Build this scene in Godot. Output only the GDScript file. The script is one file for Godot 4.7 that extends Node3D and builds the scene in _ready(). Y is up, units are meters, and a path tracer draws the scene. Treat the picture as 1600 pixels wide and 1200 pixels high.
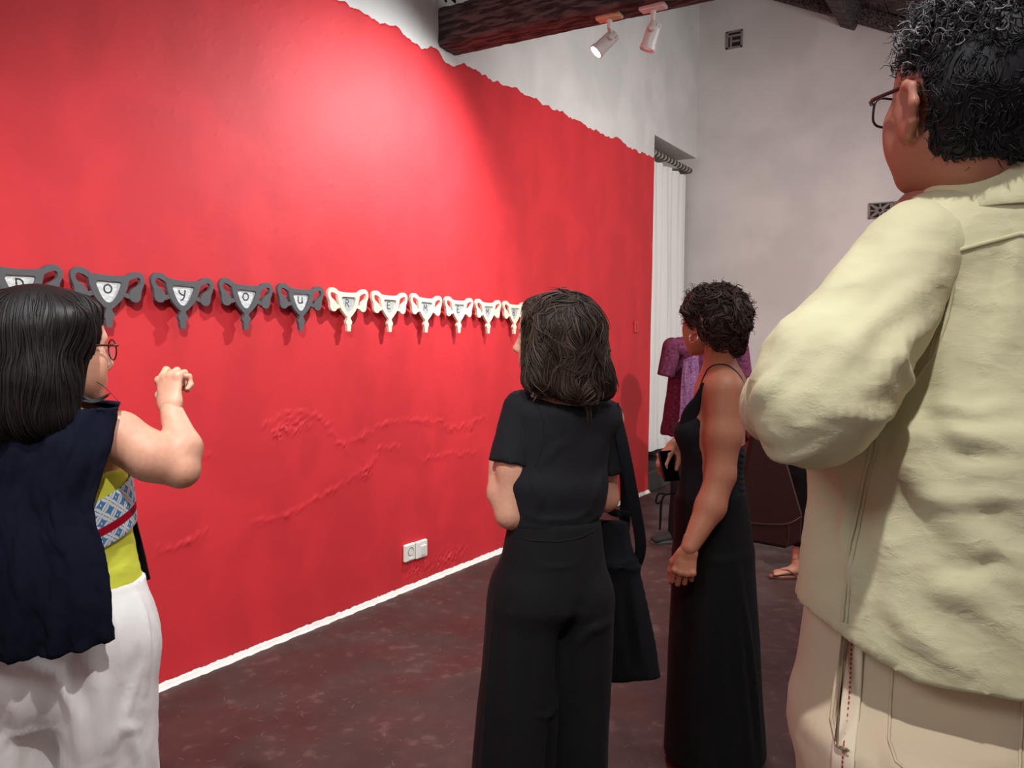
extends Node3D

const CAMERA_YAW := 32.0
var rng := RandomNumberGenerator.new()
var M := {}


# ---------------------------------------------------------------- triangles collected for one mesh
class Geo:
	var v := PackedVector3Array()
	var c := PackedColorArray()
	var uv := PackedVector2Array()
	var i := PackedInt32Array()

	func vert(p: Vector3, col := Color.WHITE, t := Vector2.ZERO) -> int:
		v.append(p)
		c.append(col)
		uv.append(t)
		return v.size() - 1

	func poly(pts: Array, outward: Vector3, col := Color.WHITE) -> void:
		var n: Vector3 = (pts[2] - pts[0]).cross(pts[1] - pts[0])
		if n.dot(outward) < 0.0:
			pts = pts.duplicate()
			pts.reverse()
		var first := v.size()
		for p in pts:
			vert(p, col)
		for k in range(1, pts.size() - 1):
			i.append_array([first, first + k, first + k + 1])

	# a box with chamfered edges
	func box(at: Transform3D, size: Vector3, e := 0.003, col := Color.WHITE) -> void:
		var h := size / 2.0
		e = minf(e, minf(h.x, minf(h.y, h.z)) * 0.9)
		for ax in 3:
			var bx := (ax + 1) % 3
			var cx := (ax + 2) % 3
			for s in [-1.0, 1.0]:
				var ring := []
				for q in [[-1, -1], [1, -1], [1, 1], [-1, 1]]:
					var p := Vector3.ZERO
					p[ax] = s * h[ax]
					p[bx] = q[0] * (h[bx] - e)
					p[cx] = q[1] * (h[cx] - e)
					ring.append(at * p)
				var n := Vector3.ZERO
				n[ax] = s
				poly(ring, at.basis * n, col)
				for s2 in [-1.0, 1.0]:
					var edge := []
					for q in [-1.0, 1.0]:
						var p := Vector3.ZERO
						p[ax] = s * h[ax]
						p[bx] = s2 * (h[bx] - e)
						p[cx] = q * (h[cx] - e)
						edge.append(at * p)
					for q in [1.0, -1.0]:
						var p := Vector3.ZERO
						p[ax] = s * (h[ax] - e)
						p[bx] = s2 * h[bx]
						p[cx] = q * (h[cx] - e)
						edge.append(at * p)
					var n2 := Vector3.ZERO
					n2[ax] = s
					n2[bx] = s2
					poly(edge, at.basis * n2, col)
		for a in [-1.0, 1.0]:
			for b in [-1.0, 1.0]:
				for d in [-1.0, 1.0]:
					var sg := Vector3(a, b, d)
					poly([at * (sg * Vector3(h.x, h.y - e, h.z - e)), at * (sg * Vector3(h.x - e, h.y, h.z - e)), at * (sg * Vector3(h.x - e, h.y - e, h.z))], at.basis * sg, col)

	# a tube along points; flat squeezes it across the second direction
	func tube(pts: PackedVector3Array, radii: PackedFloat32Array, sides := 6, col := Color.WHITE, flat := 1.0, hint := Vector3.UP) -> void:
		var n := pts.size()
		var first := v.size()
		var side := Vector3.ZERO
		for k in n:
			var t := (pts[mini(k + 1, n - 1)] - pts[maxi(k - 1, 0)]).normalized()
			if k == 0:
				side = t.cross(hint)
				if side.length() < 0.05:
					side = t.cross(Vector3.RIGHT if absf(t.x) < 0.8 else Vector3.BACK)
			side = (side - t * side.dot(t)).normalized()
			var up := side.cross(t)
			for s in sides:
				var a := TAU * s / sides
				vert(pts[k] + (side * cos(a) + up * sin(a) * flat) * radii[k], col, Vector2(float(s) / sides, float(k) / n))
		for k in n - 1:
			for s in sides:
				var a := first + k * sides + s
				var b := first + k * sides + (s + 1) % sides
				i.append_array([a, b, b + sides, a, b + sides, a + sides])
		for e in [0, n - 1]:
			var mid := vert(pts[e], col)
			for s in sides:
				var a: int = first + e * sides + s
				var b: int = first + e * sides + (s + 1) % sides
				i.append_array([mid, b, a] if e == 0 else [mid, a, b])

	# a profile of (radius, height) turned round the y axis of a frame
	func lathe(profile: Array, at: Transform3D, segs := 20, col := Color.WHITE) -> void:
		var first := v.size()
		for p in profile:
			for s in segs:
				var a := TAU * s / segs
				vert(at * Vector3(p.x * cos(a), p.y, p.x * sin(a)), col)
		for k in profile.size() - 1:
			for s in segs:
				var a := first + k * segs + s
				var b := first + k * segs + (s + 1) % segs
				i.append_array([a, b, b + segs, a, b + segs, a + segs])

	# a cloth sheet with thickness: f(u, w) gives its middle
	func sheet(f: Callable, nu: int, nw: int, thick: float, col := Color.WHITE) -> void:
		var mid := []
		for a in nu + 1:
			for b in nw + 1:
				mid.append(f.call(float(a) / nu, float(b) / nw))
		var first := v.size()
		for layer in 2:
			for a in nu + 1:
				for b in nw + 1:
					var q: int = a * (nw + 1) + b
					var du: Vector3 = mid[mini(a + 1, nu) * (nw + 1) + b] - mid[maxi(a - 1, 0) * (nw + 1) + b]
					var dw: Vector3 = mid[a * (nw + 1) + mini(b + 1, nw)] - mid[a * (nw + 1) + maxi(b - 1, 0)]
					var n := du.cross(dw).normalized()
					vert(mid[q] + n * thick * (0.5 if layer == 0 else -0.5), col, Vector2(float(a) / nu, float(b) / nw))
		var count: int = (nu + 1) * (nw + 1)
		for a in nu:
			for b in nw:
				var q: int = first + a * (nw + 1) + b
				i.append_array([q, q + 1, q + nw + 2, q, q + nw + 2, q + nw + 1])
				q += count
				i.append_array([q, q + nw + 2, q + 1, q, q + nw + 1, q + nw + 2])
		var rim := []
		for a in nu:
			rim.append([a * (nw + 1), (a + 1) * (nw + 1)])
			rim.append([(a + 1) * (nw + 1) + nw, a * (nw + 1) + nw])
		for b in nw:
			rim.append([b + 1, b])
			rim.append([nu * (nw + 1) + b, nu * (nw + 1) + b + 1])
		for e in rim:
			i.append_array([first + e[0], first + e[1], first + count + e[1], first + e[0], first + count + e[1], first + count + e[0]])

	# a flat outline pushed from z0 to z1
	func extrude(outline: PackedVector2Array, at: Transform3D, z0: float, z1: float, bevel := 0.001, col := Color.WHITE) -> void:
		var pts := outline
		if Geometry2D.is_polygon_clockwise(pts):
			pts.reverse()
		var inner := pts
		var off := Geometry2D.offset_polygon(pts, -bevel)
		if off.size() == 1 and off[0].size() == pts.size():
			inner = off[0]
			var best := 0
			for k in inner.size():
				if inner[k].distance_to(pts[0]) < inner[best].distance_to(pts[0]):
					best = k
			var turned := PackedVector2Array()
			for k in inner.size():
				turned.append(inner[(best + k) % inner.size()])
			inner = turned
		else:
			bevel = 0.0
		var n := pts.size()
		var tri := Geometry2D.triangulate_polygon(inner)
		for face in 2:
			var f := v.size()
			for p in inner:
				vert(at * Vector3(p.x, p.y, z1 if face else z0), col)
			for t in range(0, tri.size(), 3):
				var o := [tri[t], tri[t + 1], tri[t + 2]]
				var clockwise: bool = (inner[o[1]] - inner[o[0]]).cross(inner[o[2]] - inner[o[0]]) < 0.0
				if clockwise != (face == 1):
					o.reverse()
				i.append_array([f + o[0], f + o[1], f + o[2]])
		for k in n:
			var l := (k + 1) % n
			var a := pts[k]
			var b := pts[l]
			var out := at.basis * Vector3(b.y - a.y, a.x - b.x, 0)
			poly([at * Vector3(a.x, a.y, z0 + bevel), at * Vector3(b.x, b.y, z0 + bevel), at * Vector3(b.x, b.y, z1 - bevel), at * Vector3(a.x, a.y, z1 - bevel)], out, col)
			if bevel > 0.0:
				var ai := inner[k]
				var bi := inner[l]
				poly([at * Vector3(a.x, a.y, z1 - bevel), at * Vector3(b.x, b.y, z1 - bevel), at * Vector3(bi.x, bi.y, z1), at * Vector3(ai.x, ai.y, z1)], out + at.basis.z * 0.01, col)

	func normals() -> PackedVector3Array:
		var n := PackedVector3Array()
		n.resize(v.size())
		for t in range(0, i.size(), 3):
			var a := i[t]
			var b := i[t + 1]
			var d := i[t + 2]
			var f := (v[d] - v[a]).cross(v[b] - v[a])
			n[a] += f
			n[b] += f
			n[d] += f
		for k in n.size():
			n[k] = n[k].normalized()
		return n

	func add(o: Geo) -> void:
		var first := v.size()
		v.append_array(o.v)
		c.append_array(o.c)
		uv.append_array(o.uv)
		for k in o.i:
			i.append(first + k)

	func mesh() -> ArrayMesh:
		var arr := []
		arr.resize(Mesh.ARRAY_MAX)
		arr[Mesh.ARRAY_VERTEX] = v
		arr[Mesh.ARRAY_NORMAL] = normals()
		arr[Mesh.ARRAY_COLOR] = c
		arr[Mesh.ARRAY_TEX_UV] = uv
		arr[Mesh.ARRAY_INDEX] = i
		var m := ArrayMesh.new()
		m.add_surface_from_arrays(Mesh.PRIMITIVE_TRIANGLES, arr)
		return m


# ---------------------------------------------------------------- soft bodies: bones joined by a smooth minimum
class Bone:
	var a: Vector3
	var ax: Vector3
	var sd: Vector3
	var fd: Vector3
	var l := 0.0
	var ra: Vector2
	var rb: Vector2
	var k := 0.02
	var cut := false
	var cap := 1.0

	func d(p: Vector3) -> float:
		var q := p - a
		var t := q.dot(ax)
		var f := clampf(t / l, 0.0, 1.0)
		var rx := lerpf(ra.x, rb.x, f)
		var rz := lerpf(ra.y, rb.y, f)
		var m := (rx + rz) * 0.5 * cap
		var w := Vector3(q.dot(sd) / rx, (t - f * l) / m, q.dot(fd) / rz)
		var k0 := w.length()
		if k0 < 0.001:
			return -minf(rx, rz)
		return k0 * (k0 - 1.0) / Vector3(w.x / rx, w.y / m, w.z / rz).length()


class Field:
	var bones: Array[Bone] = []
	var planes := []   # [normal, offset]: keeps the side where normal.p < offset
	var trim = null   # a further cut: > 0 is taken away
	var soft := 0.02

	func e(a: Vector3, b: Vector3, side: Vector3, ra: Vector2, rb: Vector2, k := -1.0, cap := 1.0) -> Bone:
		var o := Bone.new()
		o.a = a
		o.l = maxf(a.distance_to(b), 0.0001)
		o.ax = (b - a) / o.l if a.distance_to(b) > 0.0002 else Vector3.UP
		o.sd = side - o.ax * side.dot(o.ax)
		if o.sd.length() < 0.01:
			o.sd = o.ax.cross(Vector3(0.3, 0.2, 0.9))
		o.sd = o.sd.normalized()
		o.fd = o.ax.cross(o.sd)
		o.ra = ra
		o.rb = rb
		o.k = soft if k < 0.0 else k
		o.cap = cap
		bones.append(o)
		return o

	func b(a: Vector3, b_: Vector3, ra: float, rb: float, k := -1.0) -> Bone:
		return e(a, b_, Vector3.RIGHT, Vector2(ra, ra), Vector2(rb, rb), k)

	# a chain of tapered pieces
	func chain(pts: Array, radii: Array, k := -1.0) -> void:
		for n in pts.size() - 1:
			b(pts[n], pts[n + 1], radii[n], radii[n + 1], k)

	func ball(at: Vector3, r: Vector3, side := Vector3.RIGHT, k := -1.0, up := Vector3.UP) -> Bone:
		var o := e(at, at + up * 0.0003, side, Vector2(r.x, r.z), Vector2(r.x, r.z), k)
		o.cap = r.y / ((r.x + r.z) * 0.5)
		return o

	func of(p: Vector3, list: Array[Bone]) -> float:
		var d := 1e3
		for o in list:
			var w := o.d(p)
			if o.cut:
				var h := maxf(o.k - absf(d + w), 0.0) / o.k
				d = maxf(d, -w) + h * h * o.k * 0.25
			else:
				var h := maxf(o.k - absf(d - w), 0.0) / o.k
				d = minf(d, w) - h * h * o.k * 0.25
		for q in planes:
			d = maxf(d, p.dot(q[0]) - q[1])
		if trim != null:
			d = maxf(d, trim.call(p))
		return d

	func at(p: Vector3) -> float:
		return of(p, bones)

	func slope(p: Vector3) -> Vector3:
		var h := 0.002
		var g := Vector3(1, -1, -1) * at(p + Vector3(h, -h, -h)) + Vector3(-1, -1, 1) * at(p + Vector3(-h, -h, h)) + Vector3(-1, 1, -1) * at(p + Vector3(-h, h, -h)) + Vector3(1, 1, 1) * at(p + Vector3(h, h, h))
		return g.normalized()

	func onto(p: Vector3, lift := 0.0) -> Vector3:
		for n in 5:
			p -= slope(p) * (at(p) - lift) * 0.9
		return p

	# where a line from p along dir first meets the surface
	func hit(p: Vector3, dir: Vector3) -> Vector3:
		var start := p
		for n in 60:
			var d := at(p)
			if absf(d) < 0.0004:
				return p
			p += dir * d * 0.7
		return p if p.distance_to(start) < 0.3 else onto(start)

	# surface nets, visited in blocks of four cells
	func mesh(cell: float, geo: Geo, col := Color.WHITE) -> void:
		var lo := Vector3(1e3, 1e3, 1e3)
		var hi := -lo
		for o in bones:
			if o.cut:
				continue
			for s in 2:
				var p := o.a + o.ax * (o.l * s)
				var r2 := o.ra if s == 0 else o.rb
				var r := maxf(maxf(r2.x, r2.y), (r2.x + r2.y) * 0.5 * o.cap) + o.k * 0.3 + cell * 2.0
				lo = lo.min(p - Vector3(r, r, r))
				hi = hi.max(p + Vector3(r, r, r))
		var bs := cell * 4.0
		var bx := int((hi.x - lo.x) / bs) + 1
		var by := int((hi.y - lo.y) / bs) + 1
		var bz := int((hi.z - lo.z) / bs) + 1
		var nx := bx * 4 + 1
		var ny := by * 4 + 1
		var nz := bz * 4 + 1
		var sx := ny * nz
		var val := PackedFloat32Array()
		val.resize(nx * ny * nz)
		val.fill(1.0)
		var reach := bs * 0.87
		var live := PackedInt32Array()
		for ix in bx:
			for iy in by:
				for iz in bz:
					var mid := lo + Vector3(ix + 0.5, iy + 0.5, iz + 0.5) * bs
					var near: Array[Bone] = []
					var ds := PackedFloat32Array()
					var best := 1e3
					for o in bones:
						var w := o.d(mid)
						ds.append(w)
						if not o.cut:
							best = minf(best, w)
					var d := of(mid, bones)
					if absf(d) > reach * 1.35 + 0.004:
						if d < 0.0:
							for x in 4:
								for y in 4:
									var q := (ix * 4 + x) * sx + (iy * 4 + y) * nz + iz * 4
									for z in 4:
										val[q + z] = d
						continue
					for n in bones.size():
						if ds[n] < (reach * 2.2 if bones[n].cut else best + reach * 2.6) + bones[n].k:
							near.append(bones[n])
					live.append_array([ix, iy, iz])
					for x in 4:
						for y in 4:
							var q := (ix * 4 + x) * sx + (iy * 4 + y) * nz + iz * 4
							for z in 4:
								val[q + z] = of(lo + Vector3(ix * 4 + x, iy * 4 + y, iz * 4 + z) * cell, near)
		var ids := PackedInt32Array()
		ids.resize(val.size())
		ids.fill(-1)
		var used := PackedInt32Array()
		for n in range(0, live.size(), 3):
			for x in 4:
				var gx := live[n] * 4 + x
				for y in 4:
					var gy := live[n + 1] * 4 + y
					var q := gx * sx + gy * nz + live[n + 2] * 4
					for z in 4:
						var gz := live[n + 2] * 4 + z
						if gx >= nx - 1 or gy >= ny - 1 or gz >= nz - 1:
							continue
						var c0 := q + z
						var w := [val[c0], val[c0 + sx], val[c0 + nz], val[c0 + sx + nz], val[c0 + 1], val[c0 + sx + 1], val[c0 + nz + 1], val[c0 + sx + nz + 1]]
						var inside := 0
						for u in w:
							if u < 0.0:
								inside += 1
						if inside == 0 or inside == 8:
							continue
						var sum := Vector3.ZERO
						var hits := 0
						for e in EDGES:
							var va: float = w[e[0]]
							var vb: float = w[e[1]]
							if (va < 0.0) != (vb < 0.0):
								var t := va / (va - vb)
								sum += CORNERS[e[0]].lerp(CORNERS[e[1]], t)
								hits += 1
						ids[c0] = geo.vert(lo + (Vector3(gx, gy, gz) + sum / hits) * cell, col)
						used.append(c0)
		for c0 in used:
			var inside := val[c0] < 0.0
			for axis in [[sx, nz, 1], [nz, 1, sx], [1, sx, nz]]:
				if (val[c0 + axis[0]] < 0.0) == inside:
					continue
				var b0: int = c0 - axis[1]
				var c1: int = c0 - axis[2]
				var d0: int = c0 - axis[1] - axis[2]
				if d0 < 0 or ids[b0] < 0 or ids[c1] < 0 or ids[d0] < 0:
					continue
				if inside:
					geo.i.append_array([ids[c0], ids[c1], ids[d0], ids[c0], ids[d0], ids[b0]])
				else:
					geo.i.append_array([ids[c0], ids[d0], ids[c1], ids[c0], ids[b0], ids[d0]])

	const CORNERS: Array[Vector3] = [Vector3(0, 0, 0), Vector3(1, 0, 0), Vector3(0, 1, 0), Vector3(1, 1, 0), Vector3(0, 0, 1), Vector3(1, 0, 1), Vector3(0, 1, 1), Vector3(1, 1, 1)]
	const EDGES := [[0, 1], [2, 3], [4, 5], [6, 7], [0, 2], [1, 3], [4, 6], [5, 7], [0, 4], [1, 5], [2, 6], [3, 7]]


# ---------------------------------------------------------------- naming
var taken := {}

func numbered(called: String) -> String:
	taken[called] = taken.get(called, -1) + 1
	return called if taken[called] == 0 else "%s_%03d" % [called, taken[called]]


func tag(o: Node, label: String, category: String, group := "", kind := "") -> Node:
	o.set_meta("label", label)
	o.set_meta("category", category)
	if group:
		o.set_meta("group", group)
	if kind:
		o.set_meta("kind", kind)
	return o


func thing(called: String, label: String, category: String, at := Vector3.ZERO, group := "") -> Node3D:
	var o := Node3D.new()
	o.name = numbered(called)
	add_child(o)
	o.position = at
	tag(o, label, category, group)
	return o


func put(called: String, g: Geo, m: Material, parent: Node = self) -> MeshInstance3D:
	var o := MeshInstance3D.new()
	o.name = called if parent != self else numbered(called)
	o.mesh = g.mesh()
	o.material_override = m
	parent.add_child(o, true)
	return o


func struct(called: String, g: Geo, m: Material, label: String, category: String) -> MeshInstance3D:
	var o := put(called, g, m)
	tag(o, label, category, "", "structure")
	return o


# facing: 0 looks away from the photographer, -90 to the left, +90 to the right
func facing(deg: float) -> Vector3:
	var a := deg_to_rad(CAMERA_YAW - deg)
	return Vector3(-sin(a), 0, -cos(a))


# columns: the person's right, up, forward
func frame(deg: float, nod := 0.0, tilt := 0.0) -> Basis:
	var f := facing(deg)
	var r := f.cross(Vector3.UP)
	var b := Basis(r, Vector3.UP, f)
	return Basis(r, deg_to_rad(nod)) * Basis(f, deg_to_rad(tilt)) * b


# ---------------------------------------------------------------- materials
func noise(seed_: int, freq: float, octaves := 4) -> FastNoiseLite:
	var n := FastNoiseLite.new()
	n.seed = seed_
	n.frequency = freq
	n.fractal_octaves = octaves
	return n


func noise_tex(seed_: int, freq: float, colors: Array, stops: Array, size := 512, octaves := 5) -> NoiseTexture2D:
	var t := NoiseTexture2D.new()
	t.width = size
	t.height = size
	t.seamless = true
	t.noise = noise(seed_, freq, octaves)
	var g := Gradient.new()
	g.offsets = PackedFloat32Array(stops)
	g.colors = PackedColorArray(colors)
	t.color_ramp = g
	return t


func mat(called: String, col: Color, rough := 0.8, spec := 0.5) -> StandardMaterial3D:
	var m := StandardMaterial3D.new()
	m.resource_name = called
	m.albedo_color = col
	m.roughness = rough
	m.metallic_specular = spec
	M[called] = m
	return m


func bumpy(m: StandardMaterial3D, t: Texture2D, cm: float, scale: Vector3) -> StandardMaterial3D:
	m.heightmap_enabled = true
	m.heightmap_texture = t
	m.heightmap_scale = cm
	m.uv1_triplanar = true
	m.uv1_scale = scale
	return m


# a woven cloth: yarn relief, a little slub in tone
func cloth(called: String, col: Color, weave: Texture2D, rough := 0.9, sheen := 0.0, fine := 9.0, cm := 0.03) -> StandardMaterial3D:
	var m := mat(called, col, rough, 0.3)
	bumpy(m, weave, cm, Vector3(fine, fine, fine))
	if sheen > 0.0:
		m.rim_enabled = true
		m.rim = sheen
		m.rim_tint = 0.6
	return m


func weave_image(n: int, seed_: int, slub: float) -> ImageTexture:
	var im := Image.create(n, n, false, Image.FORMAT_L8)
	var r := RandomNumberGenerator.new()
	r.seed = seed_
	var warp := PackedFloat32Array()
	var weft := PackedFloat32Array()
	for k in n:
		warp.append(r.randf())
		weft.append(r.randf())
	for y in n:
		for x in n:
			var over := ((x / 2 + y / 2) % 2) == 0
			var h := 0.5 + (0.2 if over else -0.2) + slub * ((warp[x / 2] if over else weft[y / 2]) - 0.5)
			im.set_pixel(x, y, Color(h, h, h))
	return ImageTexture.create_from_image(im)


func _ready() -> void:
	# camera, air, exposure
	var cam := Camera3D.new()
	cam.name = "camera"
	add_child(cam)
	cam.position = Vector3(0, 1.5, 0)
	cam.rotation_order = EULER_ORDER_YXZ
	cam.rotation_degrees = Vector3(-3.35, CAMERA_YAW, 0.6)
	cam.fov = 50.58
	cam.near = 0.05
	var env := Environment.new()
	env.background_mode = Environment.BG_COLOR
	env.background_color = Color(0.02, 0.02, 0.025)
	env.tonemap_mode = Environment.TONE_MAPPER_LINEAR
	env.tonemap_exposure = 1.1
	env.sdfgi_enabled = true
	env.ssao_enabled = true
	env.ssil_enabled = true
	var we := WorldEnvironment.new()
	we.name = "environment"
	we.environment = env
	add_child(we)
	rng.seed = 11
	materials()
	# spotlights: two in view on the beam by the red wall, the others unseen, placed for what they light
	var warm := Color(1.0, 0.98, 0.97)
	var cool := Color(0.97, 0.99, 1.0)
	spot_lamp(Vector3(-1.94, 3.245, -4.05), Vector3(-3.02, 1.75, -3.2), "lit white spotlight on a pale wooden block under the dark beam", M.pale_wood, 5.0, 69.0, cool, 40.0)
	spot_lamp(Vector3(-1.69, 3.245, -4.05), Vector3(-2.2, 1.3, -3.9), "unlit white spotlight under the dark beam, right of the lit one", M.lamp_white, 0.0, 60.0, cool, 0.15)
	spot_lamp(Vector3(-0.1, 3.245, -4.05), Vector3(-3.02, 1.1, -7.1), "unseen spotlight under the dark beam lighting the far end of the red wall", M.lamp_white, 7.5, 58.0, warm, 3.0)  # out of view, placed to light the far end of the red wall
	spot_lamp(Vector3(0.1, 3.245, -0.3), Vector3(-1.3, 0.3, -1.05), "unseen spotlight under the beam above the photographer, right side", M.lamp_white, 3.0, 44.0, warm, 3.0)  # out of view, placed to light the white trousers and the linen shirt
	spot_lamp(Vector3(-0.9, 3.245, -0.3), Vector3(-3.02, 0.55, -2.75), "unseen spotlight under the beam above the photographer, left side", M.lamp_white, 7.5, 35.0, cool, 3.0)  # out of view, placed to light the lower red wall
	added_fill_panel(Vector3(-0.1, 3.75, -2.2), Vector3(-0.1, 0.0, -2.2), Vector2(1.2, 0.6), 3.2, "added white fill panel out of view over the middle of the room")  # this panel and the next two are added for fill
	added_fill_panel(Vector3(0.9, 3.05, -5.6), Vector3(-1.6, 1.0, -7.2), Vector2(1.2, 0.6), 4.8, "added white fill panel out of view by the side wall, aimed at the end wall")
	added_fill_panel(Vector3(-1.2, 2.8, 1.15), Vector3(-0.2, 0.4, -1.3), Vector2(1.2, 0.6), 1.7, "added white fill panel out of view behind the photographer")
	tie_beam(-4.05, "thick rough dark wooden beam running out of the white wall above the red paint")
	tie_beam(-0.3, "thick rough dark wooden beam above the photographer")
	room()
	red_wall()
	skirting()
	vents()
	curtain()
	trophies()
	sockets()
	wires()
	person_in_purple()
	person_in_black()
	woman_in_vest()
	woman_long_hair()
	woman_short_hair()
	man()


func materials() -> void:
	var weave := weave_image(128, 5, 0.5)
	var slub := weave_image(128, 8, 0.7)
	var grit := noise_tex(3, 0.012, [Color.BLACK, Color.WHITE], [0.0, 1.0], 512, 5)
	var blotch := noise_tex(5, 0.006, [Color(0.95, 0.95, 0.95), Color(1, 1, 1)], [0.25, 0.75], 512, 4)
	# creased cloth: sharp crossing ridges over soft hollows
	var crumple := NoiseTexture2D.new()
	crumple.width = 512
	crumple.height = 512
	crumple.seamless = true
	var cn := noise(61, 0.006, 3)
	cn.fractal_type = FastNoiseLite.FRACTAL_RIDGED
	cn.domain_warp_enabled = true
	cn.domain_warp_amplitude = 40.0
	cn.domain_warp_frequency = 0.008
	crumple.noise = cn
	# painted red plaster: rolled on in long strokes
	var m := mat("red", Color(0.85, 0.2, 0.225), 0.62, 0.4)
	m.albedo_texture = noise_tex(7, 0.005, [Color(0.95, 0.95, 0.95), Color(1, 1, 1)], [0.3, 0.7], 512, 5)
	bumpy(m, grit, 0.05, Vector3(0.9, 0.6, 0.9))
	m.uv1_world_triplanar = true
	m = mat("red_pale", Color(0.8, 0.22, 0.22), 0.5)
	m = mat("plaster", Color(0.9, 0.89, 0.87), 0.9, 0.2)
	bumpy(m, grit, 0.25, Vector3(0.5, 0.5, 0.5))
	m.albedo_texture = blotch
	m.uv1_world_triplanar = true
	m = mat("plaster_grey", Color(0.85, 0.82, 0.8), 0.9, 0.2)
	bumpy(m, grit, 0.2, Vector3(0.4, 0.4, 0.4))
	m.albedo_texture = blotch
	m.uv1_world_triplanar = true
	m = mat("plaster_edge", Color(0.93, 0.91, 0.88), 0.85, 0.2)
	bumpy(m, grit, 0.5, Vector3(3, 3, 3))
	m = mat("floor", Color(1, 1, 1), 0.4, 0.5)
	m.albedo_texture = floor_texture()
	m.roughness = 1.0
	m.roughness_texture = noise_tex(13, 0.01, [Color(0.46, 0.46, 0.46), Color(0.7, 0.7, 0.7)], [0.3, 0.7], 512, 5)
	bumpy(m, grit, 0.15, Vector3(0.42, 0.42, 0.42))
	m.uv1_world_triplanar = true
	m = mat("step", Color(0.3, 0.28, 0.27), 0.9)  # dark block in the gap under the curtain
	bumpy(m, grit, 0.2, Vector3(1, 1, 1))
	for k in 2:
		m = mat(["timber", "timber_b"][k], [Color(0.41, 0.375, 0.365), Color(0.4, 0.36, 0.35)][k], 0.85, 0.3)
		bumpy(m, grit, 0.1, Vector3(0.5, 3.0, 3.0) if k == 0 else Vector3(3.0, 3.0, 0.5))
		m.albedo_texture = noise_tex(17 + k, 0.02, [Color(0.55, 0.55, 0.55), Color(1, 1, 1)], [0.3, 0.65], 512, 5)
	mat("vent", Color(0.52, 0.47, 0.44), 0.9)
	mat("dark", Color(0.11, 0.09, 0.09), 0.9)
	m = mat("curtain", Color(0.93, 0.92, 0.9), 0.9, 0.2)
	bumpy(m, weave, 0.02, Vector3(6, 6, 6))
	m.backlight_enabled = true
	m.backlight = Color(0.25, 0.25, 0.25)
	m = mat("lace", Color(0.88, 0.87, 0.85), 0.9, 0.2)
	bumpy(m, slub, 0.2, Vector3(2, 2, 2))
	mat("rod_pale", Color(0.62, 0.58, 0.53), 0.6)
	mat("rod_dark", Color(0.2, 0.17, 0.16), 0.6)
	mat("white_plastic", Color(0.93, 0.92, 0.88), 0.35)
	mat("grey_plastic", Color(0.62, 0.61, 0.58), 0.45)
	m = mat("trophy_dark", Color(0.36, 0.35, 0.355), 0.7, 0.4)
	bumpy(m, grit, 0.1, Vector3(3, 3, 3))
	m = mat("trophy_cream", Color(0.93, 0.9, 0.8), 0.55, 0.4)
	bumpy(m, grit, 0.08, Vector3(3, 3, 3))
	m = mat("silver_leaf", Color(0.86, 0.86, 0.85), 0.5, 0.5)
	m.metallic = 0.2
	bumpy(m, grit, 0.25, Vector3(6, 6, 6))
	m = mat("silver_grey", Color(0.73, 0.73, 0.72), 0.5, 0.5)
	bumpy(m, grit, 0.25, Vector3(6, 6, 6))
	mat("letter_dark", Color(0.2, 0.2, 0.2), 0.6)
	mat("letter_grey", Color(0.36, 0.36, 0.35), 0.6)
	m = mat("pale_wood", Color(0.87, 0.76, 0.6), 0.6)
	bumpy(m, grit, 0.05, Vector3(1, 6, 6))
	mat("lamp_white", Color(0.9, 0.87, 0.84), 0.35)
	m = mat("lens_glow", Color(0.95, 0.95, 0.95), 0.3)
	m.emission_enabled = true
	m.emission = Color(1, 0.98, 0.95)
	mat("black_rubber", Color(0.06, 0.055, 0.05), 0.7)
	# people
	for q in [["skin_light", Color(0.83, 0.62, 0.52)], ["skin_tan", Color(0.75, 0.5, 0.39)], ["skin_man", Color(0.68, 0.46, 0.39)]]:
		m = mat(q[0], q[1], 0.5, 0.42)
		bumpy(m, grit, 0.008, Vector3(14, 14, 14))
		m.albedo_texture = noise_tex(23, 0.02, [Color(0.985, 0.965, 0.955), Color(1, 1, 1)], [0.3, 0.6], 256, 3)
		m.subsurf_scatter_enabled = true
		m.subsurf_scatter_strength = 0.12
	mat("lip", Color(0.66, 0.36, 0.33), 0.45)
	mat("eye_white", Color(0.9, 0.89, 0.86), 0.15)
	mat("iris", Color(0.13, 0.08, 0.05), 0.1)
	m = mat("hair", Color(1, 1, 1), 0.55, 0.4)
	m.vertex_color_use_as_albedo = true
	mat("hair_black", Color(0.08, 0.07, 0.07), 0.5)
	mat("hair_brown_plain", Color(0.17, 0.11, 0.09), 0.5)
	mat("frame_brown", Color(0.2, 0.09, 0.07), 0.3)
	mat("frame_black", Color(0.09, 0.085, 0.09), 0.3)
	m = mat("lens_glass", Color(0.95, 0.97, 1.0, 0.08), 0.02)
	m.transparency = BaseMaterial3D.TRANSPARENCY_ALPHA
	m.cull_mode = BaseMaterial3D.CULL_DISABLED
	m = mat("silver", Color(0.95, 0.92, 0.86), 0.2)
	m.metallic = 1.0
	bumpy(mat("navy", Color(0.06, 0.07, 0.125), 0.95, 0.25), crumple, 0.12, Vector3(1.6, 1.6, 1.6))
	cloth("lime", Color(0.85, 0.86, 0.3), weave, 0.9, 0.0, 12.0, 0.015)
	bumpy(mat("white_linen", Color(0.93, 0.92, 0.91), 0.95, 0.25), crumple, 0.3, Vector3(1.6, 1.2, 1.6))
	cloth("black_cloth", Color(0.06, 0.055, 0.06), weave, 0.9, 0.1)
	cloth("black_top", Color(0.115, 0.115, 0.13), weave, 0.85, 0.2, 14.0, 0.012)
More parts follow.
